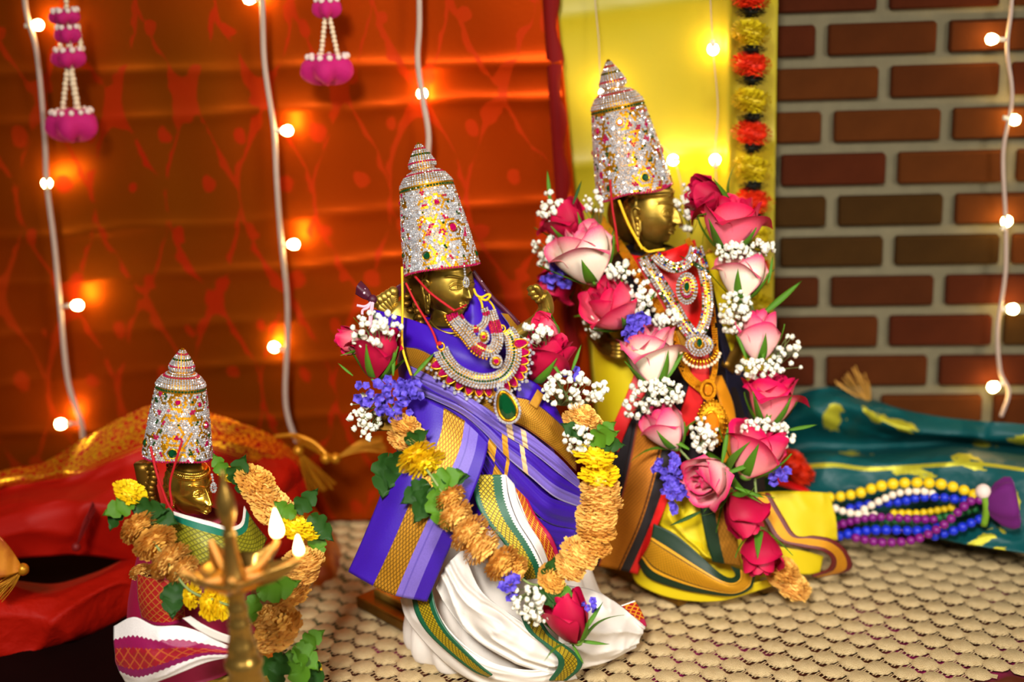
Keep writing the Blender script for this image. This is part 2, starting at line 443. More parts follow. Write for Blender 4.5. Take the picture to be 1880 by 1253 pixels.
for j in range(61):
    f = j / 60; z = zt + (.01 - zt) * f; s = a + .018 * f
    g.append([wall_pt(s + dx + .0025 * math.sin(j * 1.1) * (dx > 0), z, .061 + .004 * noise.noise(Vector((0, z * 9, 3))) + o_) for dx, o_ in ((-.010, .002), (-.004, .004), (.002, .003), (.004, -.002))])
rb.grid(g); rb.build('hem', M('red_hem', (112, 4, 4), .7, spec=.2), red, thick=.001)
# yellow cotton backdrop
t = NT('yellow_silk'); u, v = t.uvxy()
t.set(Base_Color=t.mix(t.noise(4, 2), lin((152, 138, 0)), lin((180, 164, 0))), Roughness=.5); t.b.inputs['Sheen Weight'].default_value = .2
t.bump(t.noise(300, 2), .1, .0005); M_yel = t.m
yz = [wall_st(WP(1200, y))[1] for y in (30, 300, 520)]
def disp_y(s, z, fi, fj):
    o = .010 * noise.noise(Vector((s * 6, z * 1.6, 21))) + .005 * noise.noise(Vector((s * 15, z * 4, 24)))
    for q in yz: o += .006 * math.exp(-abs(z - q - (s - .2) * .1) / .012)
    o += .006 * math.exp(-((fi - .8) / .02) ** 2)
    return s, .010 + o
yel = hang('yellow_backdrop', 1000, 1418, -160, 1010, 80, 110, .030, M_yel, None, disp_y)
tag(yel, 'plain yellow cloth hung on the brick wall behind the tall statue', 'backdrop')
# ================================================================ fairy lights
bulb_mat = NT('warm_bulb'); bulb_mat.set(Base_Color=(1, .8, .4, 1), Emission_Color=(1, .66, .22, 1)); bulb_mat.b.inputs['Emission Strength'].default_value = 85; bulb_mat = bulb_mat.m
wire_mat = M('clear_wire', (180, 158, 144), .4, var=.1, vs_=80)
hold_mat = M('bulb_holder', (224, 214, 190), .4)
mbq = MB(); mbq.lathe([(.0003, -.0060), (.0030, -.0052), (.0048, -.0022), (.0054, .0011), (.0044, .0040), (.0021, .0056), (.0002, .006)], 14)
bulb_me = mbq.mesh('bulb', bulb_mat)
mbq = MB(); mbq.lathe([(.0002, -.004), (.0024, -.004), (.0024, .004), (.0017, .0065), (.0002, .0065)], 10); hold_me = mbq.mesh('bulb_holder', hold_mat)
def fairy(label, path, bulbs, off=.085, rad=.0029):
    pts_ = [WP(x, y, off) for x, y in path]
    th = thing('fairy_light_string', label, 'string lights', pts_[-1], 'fairy light strings down the backdrop')
    mb_ = MB(); mb_.tube(crs(pts_, 14 * len(pts_)), rad, 8)
    fine = crs(pts_, 14 * len(pts_))
    mb_.build('wire', wire_mat, th)
    for b_ in bulbs:
        x, y = b_[:2]; p = WP(x, y, off - .002 if len(b_) < 3 else b_[2])
        near = min(fine, key=lambda q: (q - p).length)
        d = (p - near); d = d.normalized() if d.length > .002 else Vector((0, 0, -1))
        place('bulb', bulb_me, th, p, basis(d))
        h_ = place('bulb_holder', hold_me, th, p - d * .0085, basis(d))
        if (p - near).length > .015:
            q = MB(); q.tube([near, p - d * .011], .0016, 6); q.build('wire_branch', wire_mat, th)
fairy('leftmost light string, hanging past the two-tier pink ornament', [(40, -80), (48, 20), (68, 100), (82, 250), (86, 337), (100, 450), (110, 560), (125, 700), (150, 780), (152, 830)],
      [(69, 46), (86, 337), (142, 561), (112, 779)])
fairy('light string hanging between the two pink ornaments', [(478, -80), (482, 20), (486, 120), (503, 240), (508, 330), (516, 440), (527, 540), (528, 620), (524, 720), (530, 770), (545, 812)],
      [(458, -2), (527, 240), (539, 449), (504, 638, .072)])
fairy('light string running down behind the crown of the purple statue', [(768, -80), (770, 40), (767, 110), (776, 180), (787, 250), (783, 330), (790, 480), (800, 700)],
      [(775, 172, .074), (640, 400, .012)][:1])
fairy('fine-wired string of small lights between the tall crown and the marigold string', [(1300, -80), (1309, 88), (1318, 200), (1313, 292), (1325, 450), (1344, 626), (1350, 720)],
      [(1309, 90), (1313, 294), (1344, 628)], .06, .0005)
fairy('fine-wired string of small lights close behind the tallest crown', [(1085, -80), (1098, 60), (1110, 170), (1170, 240), (1236, 292), (1262, 420), (1280, 600)],
      [(1110, 172), (1236, 294)], .06, .0005)
fairy('light string in front of the bare brick wall on the right', [(1862, -80), (1856, 20), (1849, 90), (1858, 180), (1842, 280), (1846, 400), (1846, 500), (1832, 600), (1836, 680), (1852, 720), (1838, 765)],
      [(1821, 72), (1862, 220), (1848, 407), (1859, 568), (1824, 711)], .03, .0022)
# ================================================================ pink hanging ornaments
pink = M('pink_felt', (182, 8, 100), .8, sheen=.6, var=.15, vs_=90, bump=.3, bs=500)
pearl = M('pearl', (226, 204, 170), .3, coat=.4); pwhite = M('cotton_white', (228, 206, 196), .8, var=.1, vs_=200)
mbq = MB(); mbq.ball((0, 0, 0), 1, 10, 7); pearl_me = mbq.mesh('pearl', pearl)
mbq = MB(); mbq.ball((0, 0, 0), 1, 10, 7); cot_me = mbq.mesh('cotton_ball', pwhite)
def lobes(c, rw, rh, n=5):
    q = MB(); c = Vector(c); nn, mm = 40, 16; g = []
    for j in range(mm + 1):
        a = PI * j / mm; r_ = []
        for i in range(nn):
            b = 2 * PI * i / nn; rr = math.sin(a) ** .7 if 0 < j < mm else .01
            k = 1 + .13 * math.sin(n * b) * math.sin(a)
            r_.append(c + WS * (rw * rr * k * math.cos(b)) - WN * -1 * (rw * .8 * rr * k * math.sin(b)) + Vector((0, 0, rh * math.cos(a) - (.18 * rh * math.sin(n * b) if a > 1.3 else 0))))
        g.append(r_)
    q.grid(g, closed=True); return q
def ornament(label, x, tiers, strands, off=.105):
    th = thing('hanging_ornament', label, 'ornament', WP(*tiers[-1][:2], off), 'pink felt ornaments hung on the red backdrop')
    for (tx, ty, wpx, hpx, top) in tiers:
        c = WP(tx, ty, off); sc_ = (c - CAM).dot(-CB) / F
        tr = lobes(c, wpx / 2 * sc_, hpx / 2 * sc_).build('felt_puff', pink, th)
        for k in range(top):
            a = 2 * PI * k / top + .3
            p = c + WS * (wpx * .40 * sc_ * math.cos(a)) + WN * (wpx * .3 * sc_ * math.sin(a)) + Vector((0, 0, hpx * .42 * sc_))
            place('cotton_ball', cot_me, tr, p, None, 5.8 * sc_ * rnd.uniform(.85, 1.1))
    for (x0, y0, x1, y1, n, r) in strands:
        a, b = WP(x0, y0, off), WP(x1, y1, off)
        q = MB(); q.tube([a, b], .0008, 5); st = q.build('pearl_strand', pwhite, th)
        for k in range(n):
            place('pearl', pearl_me, st, a.lerp(b, k / (n - 1)) + WN * .001 * (k % 2), None, r * (a - CAM).dot(-CB) / F)
ornament('larger two-tier pink felt ornament with pearl strands near the left edge', 130, [(120, 30, 56, 26, 9), (126, 62, 48, 30, 8), (128, 105, 62, 34, 9), (134, 228, 92, 56, 13)],
         [(124, 128, 116, 198, 9, 5.5), (131, 128, 143, 198, 9, 6.5), (124, -60, 122, 20, 10, 5), (110, 40, 112, 92, 7, 5), (126, 40, 127, 92, 7, 5), (144, 50, 150, 92, 7, 5), (133, 120, 130, 30, 4, 4)])
ornament('smaller pink felt ornament with two pearl strands, nearer the middle', 600, [(601, 14, 52, 34, 8), (602, 126, 92, 52, 13)],
         [(597, 34, 590, 100, 9, 5), (606, 34, 620, 100, 9, 5), (600, -60, 601, 2, 8, 4)])
# ================================================================ shared makers
brass = NT('old_brass'); nz = brass.noise(26, 4); n2 = brass.noise(140, 2)
brass.set(Base_Color=brass.ramp(nz, [(.3, lin((100, 78, 24))), (.55, lin((176, 144, 56))), (.75, lin((214, 184, 92)))]), Metallic=.88, Roughness=brass.math('MULTIPLY_ADD', nz, .25, .27))
brass.bump(n2, .18, .0006); brass = brass.m
brass_d = M('dark_brass', (120, 86, 26), .42, .85, var=.4, vs_=60)
goldm = M('jewel_gold', (226, 160, 32), .28, 1.0, var=.2, vs_=120)
goldb = M('crown_gold', (198, 138, 18), .45, .85, var=.6, vs_=160, bump=.5, bs=500)
def gem_mat(name, c, metal=.2, rough=.07):
    return M(name, c, rough, metal, coat=1.0, spec=.9)
stone_w = NT('clear_rhinestone'); nz = stone_w.noise(700, 1)
stone_w.set(Base_Color=stone_w.ramp(nz, [(.35, (.42, .43, .46)), (.6, (.92, .92, .94))]), Metallic=.6, Roughness=.13); stone_w.b.inputs['Coat Weight'].default_value = .6; stone_w = stone_w.m
ruby = gem_mat('ruby_glass', (176, 0, 80)); emer = gem_mat('emerald_glass', (0, 66, 30), .1, .04); amber_g = gem_mat('amber_glass', (226, 130, 20)); bluegem = gem_mat('blue_glass', (20, 70, 160))
thread_r = M('red_thread', (176, 10, 22), .7); thread_y = M('yellow_thread', (226, 180, 12), .7); thread_g = M('gold_thread', (196, 132, 24), .4, .6)
def stone(mb_, p, n, r, h=.55, k=6, a0=0, el=1.0, x=None):
    """a faceted stone set on point p, facing n"""
    B = basis(n, x); n_ = B @ Vector((0, 0, 1)); vs_ = []
    for q, (rr, hh) in enumerate(((1, 0), (.6, h))):
        for i in range(k):
            a = a0 + 2 * PI * (i + .5 * q) / k
            vs_.append(Vector(p) + B @ Vector((rr * r * math.cos(a) * el, rr * r * math.sin(a), hh * r)))
    fs = [tuple(range(k, 2 * k))]
    for i in range(k): fs += [(i, (i + 1) % k, k + i), ((i + 1) % k, k + (i + 1) % k, k + i)]
    mb_.add(vs_, fs)
def gem(name, parent, mat, p, n, rx, ry, ang_x=None, drop=0, h=.5, setting=True, k=16):
    """a large cut gem (drop>0 makes it pear shaped) in a gold setting"""
    B = basis(n, ang_x); o_ = origin(parent); q = MB(); vs_ = []
    for rr, hh in ((1, 0), (.92, .35 * h), (.55, h)):
        for i in range(k):
            a = 2 * PI * i / k; x = math.cos(a); y = math.sin(a)
            f = 1 - drop * .5 * (x + 1) * .9
            vs_.append(Vector((rr * rx * x, rr * ry * y * max(f, .06), hh * min(rx, ry))))
    fs = []
    for j in range(2):
        for i in range(k): fs.append((j * k + i, j * k + (i + 1) % k, (j + 1) * k + (i + 1) % k, (j + 1) * k + i))
    fs.append(tuple(2 * k + i for i in range(k)))
    q.add([Vector(p) + B @ v for v in vs_], fs)
    o = q.build(name, mat, parent, smooth=False)
    if setting:
        r_ = MB(); path = []
        for i in range(k + 1):
            a = 2 * PI * i / k; f = 1 - drop * .5 * (math.cos(a) + 1) * .9
            path.append(Vector(p) + B @ Vector((1.1 * rx * math.cos(a), 1.1 * ry * math.sin(a) * max(f, .08), 0)))
        r_.tube(path, min(rx, ry) * .17, 5, caps=False); r_.build('setting', goldm, o)
    return o
def crown(name, label, fr, bot, ring, tip, rb, rr, zb, zr, zt, motifs, seam=None, seed=1, flaps=0):
    """tall rhinestone crown: bottom centre, ring centre, tip in pixels; radii in pixels"""
    rg = random.Random(seed)
    B0, R0, T0 = fr(*bot, zb), fr(*ring, zr), fr(*tip, zt)
    s = fr.scale(*ring, zr); ax = (R0 - B0).normalized(); Lb = (R0 - B0).length; Lt = (T0 - R0).length
    rot = basis(ax, fr.fw); th = thing(name, label, 'crown', B0)
    rb *= s; rr *= s; k = Lt
    prof = [(rb * 1.0, 0), (rb * .985, .05 * Lb), (rb + (rr - rb) * .5 + rr * .03, .5 * Lb), (rr * 1.0, Lb), (rr * 1.03, Lb + .02 * k), (rr * .97, Lb + .1 * k), (rr * .8, Lb + .24 * k), (rr * .58, Lb + .34 * k), (rr * .40, Lb + .37 * k),
            (rr * .37, Lb + .41 * k), (rr * .5, Lb + .46 * k), (rr * .52, Lb + .53 * k), (rr * .45, Lb + .60 * k), (rr * .33, Lb + .74 * k), (rr * .17, Lb + .88 * k), (rr * .04, Lb + k)]
    def R_at(h):
        for (r0, h0), (r1, h1) in zip(prof, prof[1:]):
            if h0 <= h <= h1: return r0 + (r1 - r0) * (h - h0) / max(h1 - h0, 1e-9), (r1 - r0, h1 - h0)
        return prof[-1][0], (0, 1)
    def pt(a, h, out=0):          # a: 0 faces the viewer, + to the picture's right
        r, (dr, dh) = R_at(h); e = h
        if flaps and h < .12 * Lb: e = h + .02 * Lb * math.cos(flaps * (a - (seam or 0))) * (1 - h / (.12 * Lb))
        d = Vector((math.cos(a), math.sin(a), 0)); nrm = Vector((d.x * dh, d.y * dh, -dr)).normalized()
        return B0 + rot @ (d * (r) + Vector((0, 0, e)) + nrm * out), rot @ nrm
    body = MB(); nn = 64
    hs = [0, .03, .06, .12, .3, .5, .75]
    lev = [x * Lb for x in hs] + [p[1] for p in prof[3:]]
    body.grid([[pt(2 * PI * i / nn, h)[0] for i in range(nn)] for h in lev], closed=True)
    body.build('crown_body', goldb, th, thick=.0006)
    W, RU, EM, GO = MB(), MB(), MB(), MB(); px1 = s
    def ringrow(h, r, mb_, step=None):
        n = max(5, int(2 * PI * R_at(h)[0] / ((step or 2.05) * r)))
        for i in range(n):
            p, nm = pt(2 * PI * i / n, h, .0002); nm = nm + Vector((rg.uniform(-1, 1), rg.uniform(-1, 1), rg.uniform(-1, 1))) * .22; stone(mb_, p, nm, r, a0=rg.random())
    r1 = 2.75 * px1
    # body field
    step = 4.75 * px1; h = .035 * Lb; j = 0
    ringrow(.012 * Lb, 2.6 * px1, RU)
    while h < .955 * Lb:
        r = R_at(h)[0]; n = int(2 * PI * r / step)
        for i in range(n):
            a = 2 * PI * (i + .5 * (j % 2)) / n; a = (a + PI) % (2 * PI) - PI
            x, y = a * r / px1, h / px1
            mbx = W; skip = False; sz = r1 * rg.uniform(.88, 1.1)
            if seam is not None and abs(((a - seam + PI) % (2 * PI)) - PI) * r / px1 < 11: pass
            else:
                q = Vector((x / 17, y / 17, seed * 3.7))
                v1 = noise.noise(q); v2 = noise.noise(q * 1.35 + Vector((9, 3, 1)))
                if abs(v1) < .085: skip = True
                elif v2 > .36: mbx = RU
                elif v2 < -.42: mbx = EM
                for (mx, my, mr, kind) in motifs:
                    d = math.hypot((a - mx) * r / px1, y - my * Lb / px1)
                    if d < mr + 1: skip = True; break
                    if d < mr + 6.5: mbx = W; skip = False; break
                    if d < mr + 10: skip = True; break
            if skip:
                if rg.random() < .3:
                    p, nm = pt(a, h, 0); stone(GO, p, nm, r1 * .7, .7)
                continue
            p, nm = pt(a, h, .0002); nm = nm + Vector((rg.uniform(-1, 1), rg.uniform(-1, 1), rg.uniform(-1, 1))) * .28; stone(mbx, p, nm, sz, a0=rg.random())
        h += step * .86; j += 1
    ringrow(Lb * .985, 2.8 * px1, EM); 
    for h_, mb_, r_ in ((.05, W, 2.6), (.10, W, 2.6), (.155, W, 2.5), (.20, W, 2.5), (.245, W, 2.4), (.285, RU, 2.3), (.325, W, 2.4), (.36, W, 2.2), (.425, W, 2.4), (.465, W, 2.5), (.505, W, 2.5), (.545, RU, 2.4), (.585, W, 2.5), (.63, W, 2.5), (.675, W, 2.4), (.72, EM, 2.4), (.765, W, 2.4), (.81, W, 2.2), (.855, RU, 2.2), (.9, W, 2.0), (.94, W, 1.9)):
        ringrow(Lb + h_ * k, r_ * px1, mb_)
    W.build('rhinestones', stone_w, th, smooth=False, kind='stuff'); RU.build('ruby_stones', ruby, th, smooth=False, kind='stuff'); EM.build('emerald_stones', emer, th, smooth=False, kind='stuff'); GO.build('gold_beads', goldm, th, kind='stuff')
    for (mx, my, mr, kind) in motifs:
        p, nm = pt(mx, my * Lb, .0008); gem('gem', th, {'r': ruby, 'e': emer}[kind], p, nm, mr * px1, mr * px1, None, 0, .55)
    return th, pt, Lb
# ---------------------------------------------------------------- brass heads
def gs(x, w_): return math.exp(-(x / w_) ** 2)
def head_mesh(mb_, c, X, Y, Z, R, muzzle=0):
    """c centre, X forward, Y to the figure's left, Z up, R radius; a carved face with brows, lidded eyes, nose, lips"""
    nu, nv = 250, 210; g = []
    for j in range(nv + 1):
        t_ = -1 + 2 * j / nv; el = PI / 2 * (.7 * t_ + .3 * t_ ** 3); row = []
        for i in range(nu):
            t_ = -1 + 2 * i / nu; az = PI * (t_ * .45 + .55 * t_ ** 3)      # denser around the face
            ce = math.cos(el); d = Vector((ce * math.cos(az), ce * math.sin(az), math.sin(el)))
            p = Vector((d.x * (.96 if d.x > 0 else 1.0), d.y * .86, d.z * 1.22))
            if d.z < 0:
                k = 1 - .30 * (-d.z) ** 1.3; p.y *= k; p.x *= (1 - .10 * (-d.z) ** 2)
            r = 0; a = abs(az)
            if a < 1.9:
                # nose: a ridge that grows to the tip, with wings
                nw = .075 + .05 * max(0, min(1, (.1 - el) / .3))
                prof = max(0, min(1, (.26 - el) / .46)) if el > -.22 else max(0, 1 - (-.22 - el) / .085)
                r += .34 * gs(az, nw) * prof * (1 - .35 * muzzle)
                r += .085 * gs(a - .13, .06) * gs(el + .22, .06)
                # brows
                be = .27 + .12 * math.sin(min(max(a - .05, 0) * 2.5, 2.6))
                r += .06 * gs(el - be, .026) * (1 / (1 + math.exp((a - .80) * 30))) * (1 - gs(az, .06) * .6)
                # socket, ball, lids
                r -= .085 * gs(a - .36, .22) * gs(el - .07, .13)
                x = (a - .39) / .27
                if abs(x) < 1:
                    up_, lo_ = .105 * (1 - x * x) ** .8, -.06 * (1 - x * x) ** .8
                    yy = el - .045
                    if lo_ < yy < up_: r += .055 * (1 - x * x) + .02 * gs(math.hypot(x * .27, yy - .02), .05)
                    r += .05 * gs(yy - up_, .016) + .036 * gs(yy - lo_, .013) - .02 * gs(yy - up_ + .03, .011)
                    r += .03 * gs(yy - up_ - .055, .016)
                r += .05 * gs(a - .52, .25) * gs(el + .26, .2)
                # lips
                w_l = max(0, 1 - (az / .34) ** 2); cup = .018 * gs(az, .05)
                r += .12 * w_l * gs(el + .45 + cup, .032) + .13 * max(0, 1 - (az / .27) ** 2) * gs(el + .56, .042) - .055 * w_l * gs(el + .502, .013)
                r -= .03 * gs(az, .25) * gs(el + .66, .04)
                r += .10 * gs(az, .28) * gs(el + .86, .15)
                r += muzzle * (.30 * gs(az, .42) * gs(el + .42, .30) - .06 * gs(az, .5) * gs(el + .50, .03))
            # diadem and hair
            r += .07 * (1 / (1 + math.exp(-(el - .58) * 60))) + .05 * gs(el - .62, .035) + .035 * gs(el - .78, .05) + (.012 * math.sin(az * 60) * gs(el - .70, .06))
            if a > 1.75: r += .05 + .03 * math.sin(el * 22) * math.sin(az * 14)
            p = p + d * r
            row.append(c + (X * p.x + Y * p.y + Z * p.z) * R)
        g.append(row)
    mb_.grid(g, closed=True)
def ear(mb_, c, X, Y, Z, R, side):
    def L_(x, z, y=0): return c + (X * x + Y * (side * (.86 + y)) + Z * z) * R
    mb_.tube(crs([L_(-.02, .10), L_(.02, .28, .06), L_(-.14, .34, .10), L_(-.26, .18, .12), L_(-.2, -.2, .10), L_(-.12, -.5, .08), L_(-.02, -.58, .08), L_(.05, -.45, .06), L_(.02, -.1, .04)], 26), .055 * R, 6)
    for k, (zz, rr) in enumerate(((-.08, .10), (-.3, .09), (-.62, .12), (-.8, .10))):
        mb_.ball(L_(-.07, zz, .08), rr * R, 10, 8, (1, .6, 1.2), Matrix((X, Y, Z)).transposed())
    mb_.box(L_(-.06, -.45, .08), .16 * R, .08 * R, .25 * R, Matrix((X, Y, Z)).transposed())
# ---------------------------------------------------------------- flowers
def petal_mat(name, inner, edge, v0, v1, ue=.0, base=None, rough=.55):
    t_ = NT(name); u_, v_ = t_.uvxy()
    au = t_.math('ABSOLUTE', t_.math('SUBTRACT', t_.math('MULTIPLY', u_, 2), 1))
    e = t_.math('MAXIMUM', v_, t_.math('MULTIPLY', t_.math('POWER', au, 3), ue))
    e = t_.math('ADD', e, t_.math('MULTIPLY', t_.math('SUBTRACT', t_.noise(120, 2), .5), .16))
    st = [(v0, lin(inner)), (v1, lin(edge))]
    if base: st = [(0, lin(base)), (min(.25, v0 - .02), lin(inner))] + st
    t_.set(Base_Color=t_.ramp(e, st), Roughness=rough)
    t_.b.inputs['Subsurface Weight'].default_value = .25; t_.b.inputs['Subsurface Radius'].default_value = (.003, .0012, .001)
    t_.b.inputs['Specular IOR Level'].default_value = .3
    cmb = t_.n('ShaderNodeCombineXYZ'); t_.l(t_.math('MULTIPLY', u_, 30), cmb.inputs[0]); t_.l(v_, cmb.inputs[1])
    t_.bump(t_.noise(2.0, 2, cmb.outputs[0]), .15, .0012)
    return t_.m
PET = {'crimson': petal_mat('crimson_petal', (140, 0, 36), (188, 0, 62), .3, 1, 0), 'pink': petal_mat('pink_petal', (238, 150, 150), (214, 14, 84), .30, .88, .75, (226, 196, 150)),
       'cream': petal_mat('cream_petal', (246, 226, 204), (222, 56, 112), .66, 1.0, .96, (222, 220, 164)), 'blush': petal_mat('blush_petal', (240, 190, 184), (216, 40, 100), .5, .97, .9, (226, 214, 160)),
       'rosy': petal_mat('rosy_petal', (236, 110, 130), (208, 10, 70), .45, .95, .6, (230, 150, 140))}
leaf_mats = [M('fresh_leaf', (72, 116, 20), .6, var=.35, vs_=120, sub=.1, spec=.3), M('dark_leaf', (30, 68, 14), .6, var=.4, vs_=90, spec=.3), M('pale_leaf', (110, 152, 56), .5, var=.3, vs_=90, sub=.1)]
def petal_grid(span, r0, hgt, curl, close, rot=0, wav=0, sd=0, nu=15, nv=15, z0=0):
    g = []
    for j in range(nv):
        v = j / (nv - 1); row = []
        for i in range(nu):
            u = -1 + 2 * i / (nu - 1)
            wv = math.sin(PI * min(.10 + v * .72, .93)) ** .6
            tp = 1 - .30 * (abs(u) ** 2.2) * v * v
            a = rot + u * span * wv
            rad = r0 * (.16 + .86 * math.sin(min(v * 1.75, 1.75)) ** .75) * (1 - close * max(0, v - .55) / .45)
            c_ = max(0, (v - .68) / .32) ** 1.6
            rad += curl * c_ * (1 + .5 * abs(u)) + r0 * .05 * abs(u) * (1 if curl > .02 else -.5)
            z = hgt * v * tp - curl * .75 * c_ * (1 - .25 * abs(u))
            wz = wav * v * v * math.sin(u * 5 + sd * 2.1)
            row.append(Vector(((rad + wz) * math.cos(a), (rad + wz) * math.sin(a), z0 + z + wz * .6)))
        g.append(row)
    return g
ROSE = {}
def rose_set(kind, style):
    if (kind, style) in ROSE: return ROSE[kind, style]
    pm = PET[kind]; core = MB(); rg = random.Random(style * 5 + 3)
    opn = [.0, .5, 1.0][style]
    for k, (r, h_, cl) in enumerate(((.10, .93, .55), (.15, .96, .5), (.20, .985, .42), (.25, .985, .34), (.29, .97, .27))):
        for q in range(2):
            core.grid(petal_grid(1.75, r * (1 + .15 * opn), h_ - .03 * q, .02 + .05 * opn * (k > 1), cl * (1 - .35 * opn), rot=k * 1.9 + q * PI + rg.random(), wav=.02, sd=k + q, nu=9, nv=8))
    # receptacle
    core2 = MB(); core2.lathe([(.001, -.06), (.05, -.05), (.10, .0), (.12, .06), (.10, .1)], 12)
    outer = []
    for k, (sp, r, h_, cu, cl) in enumerate(((1.35, .355, .95, .02 + .05 * opn, .20), (1.3, .385, .91, .03 + .07 * opn, .15), (1.35, .40, .88, .05 + .09 * opn, .10), (1.2, .42, .84, .06 + .12 * opn, .06))):
        q = MB(); q.grid(petal_grid(sp, r, h_, cu, cl, wav=.03, sd=k)); outer.append(q.mesh('petal', pm))
    ROSE[kind, style] = (core.mesh('rose', pm), outer, core2.mesh('receptacle', leaf_mats[2])); return ROSE[kind, style]
SEP = []
for sty in range(3):
    q = MB(); g = []
    for j in range(9):
        v = j / 8; wd = .085 * math.sin(PI * min(.25 + v * .75, 1)) ** .8 * (1 - v * .55)
        z = v * .62
        out = .02 + .42 * (.16 + .86 * math.sin(min(1.75 * z / .84, 1.57)) ** .75) * min(1, .25 + v * 6) + (0, .16, .42)[sty] * v * v
        if sty == 2: z -= .5 * v * v
        g.append([Vector((out - .02 * abs(s_) , s_ * wd, z)) for s_ in (-1, -.5, 0, .5, 1)])
    q.grid(g); SEP.append(q.mesh('sepal', leaf_mats[0]))
def rose(par, fr, px, py, z, size, ang, kind, style=0, tilt=0, spin=0, sep=(0, 1, 1), wide=1.0, name='rose', nout=4):
    core, outer, rec = rose_set(kind, style)
    R_ = aim(ang, tilt, spin); s = size * fr.scale(px, py, z); c = fr(px, py, z) - R_ @ Vector((0, 0, .47 * s))
    o = place(name, core, par, c, R_, (s * wide, s * wide, s))
    angs = [0, 1.9, 3.5, 5.1]
    for k in range(nout):
        p = link('petal', outer[k], o); p.rotation_euler = (0, 0, angs[k] + .3 * (k % 2))
    r_ = link('receptacle', rec, o)
    for k in range(5):
        p = link('sepal', SEP[sep[k % len(sep)]], o); p.rotation_euler = (0, 0, k * 2 * PI / 5 + .5); p.scale = (1.12, 1.1, rnd.uniform(.8, 1.15))
    return o
dry_mats = [M('dried_petal', (238, 188, 94), .7, var=.18, vs_=500, sub=.15), M('dried_petal_dark', (226, 168, 70), .7, var=.2, vs_=500, sub=.15)]
yel_mat = M('yellow_petal', (238, 200, 8), .55, var=.15, vs_=300, sub=.2); yolk = M('yellow_dry_petal', (226, 176, 30), .6, var=.2, vs_=300, sub=.2)
org_mat = M('orange_petal', (226, 48, 2), .6, var=.2, vs_=300, sub=.2)
def mum_mesh(mat, sd, n=120, ln=.40, up=.7, core=.62):
    rg = random.Random(sd); q = MB()
    q.ball((0, 0, 0), core * .9, 12, 8, (1, 1, .72))
    for k in range(n):
        t_ = (k + .5) / n; ph = math.acos(1 - 2 * t_); a = k * 2.399963 + rg.uniform(-.12, .12)
        d = Vector((math.sin(ph) * math.cos(a), math.sin(ph) * math.sin(a), math.cos(ph)))
        side = d.cross(Vector((0, 0, 1)));
        if side.length < .05: side = Vector((1, 0, 0))
        side.normalize(); upv = side.cross(d); L_ = ln * rg.uniform(.72, 1.2); wd = .135 * rg.uniform(.85, 1.2)
        lift = rg.uniform(.0, .38); g = []
        for v, wv, o_ in ((0, .5, 0), (.45, .95, .0), (.82, 1.0, .4), (1.0, .62, 1.0)):
            c = Vector((d.x, d.y, d.z * up)) * (core + L_ * v) + upv * (lift * L_ * o_)
            g.append([c - side * wd * wv + d * -.03 * 0, c - d * .045 * wv, c + side * wd * wv])
        q.grid(g)
    return q.mesh('chrysanthemum', mat)
MUM = {'dry': [mum_mesh(dry_mats[0], 1, 190, .34, .78, .66), mum_mesh(dry_mats[0], 2, 205, .33, .78, .67), mum_mesh(dry_mats[1], 3, 195, .34, .78, .66)], 'yellow': [mum_mesh(yel_mat, 4, 95, .5, .6), mum_mesh(yel_mat, 5, 90, .5, .6)], 'yolk': [mum_mesh(yolk, 6, 120)], 'orange': [mum_mesh(org_mat, 8, 130, .3, .9, .72)], 'ball': [mum_mesh(M('lemon_petal', (204, 180, 6), .6, var=.2, vs_=300), 12, 130, .3, .9, .72)], 'black': [mum_mesh(M('black_green_leaf', (26, 26, 12), .7), 9, 90, .4, .8, .6)]}
def mum(par, fr, px, py, z, size, ang, kind='dry', tilt=0, flat=.8):
    ms = MUM[kind]; s = size / 2 * fr.scale(px, py, z)
    return place('chrysanthemum', rnd.choice(ms), par, fr(px, py, z), aim(ang, tilt, rnd.uniform(0, 360)), (s, s, s * flat))
LEAF = []
for k, mt in enumerate(leaf_mats):
    q = MB(); g = []
    for j in range(33):
        v = j / 32; wd = .36 * math.sin(PI * min(v ** .8, 1)) ** .7 * (1 - .30 * max(0, math.cos(v * 3 * 2 * PI + 2.4)) ** 2) + .012
        bend = -.22 * v * v
        g.append([Vector((s_ * wd, .0 + v - .10 * abs(s_), bend + .10 * abs(s_) + .03 * math.sin(v * 14) * abs(s_))) for s_ in (-1, -.5, 0, .5, 1)])
    q.grid(g); LEAF.append(q.mesh('leaf', mt))
def leaf(par, fr, px, py, z, size, ang, mat=0, tilt=10, roll=0, name='leaf'):
    s = size * fr.scale(px, py, z); a = math.radians(ang)
    d = CR * math.cos(a) + CU * math.sin(a); t_ = math.radians(tilt); y = d * math.cos(t_) + CB * math.sin(t_)
    n = (CB - y * CB.dot(y)).normalized(); x = y.cross(n)
    R_ = Matrix((x, y, n)).transposed() @ Matrix.Rotation(math.radians(roll), 3, 'Y')
    return place(name, LEAF[mat], par, fr(px, py, z), R_, s)
BLADE = []
for mt in (leaf_mats[0], leaf_mats[1]):
    q = MB(); g = []
    for j in range(13):
        v = j / 12; wd = .062 * math.sin(PI * min(.12 + v * .88, 1)) ** .9
        g.append([Vector((s_ * wd, v, -.25 * v * v + .06 * abs(s_))) for s_ in (-1, 0, 1)])
    q.grid(g); BLADE.append(q.mesh('leaf_blade', mt))
def blade(par, fr, px, py, z, size, ang, mat=0, tilt=10):
    o = leaf(par, fr, px, py, z, size, ang, 0, tilt, 0, 'leaf_blade'); o.data = BLADE[mat]; return o
gyp = M('gypsophila_white', (232, 228, 208), .7, var=.12, vs_=400, sub=.2); gstem = M('thin_stem', (120, 136, 76), .6)
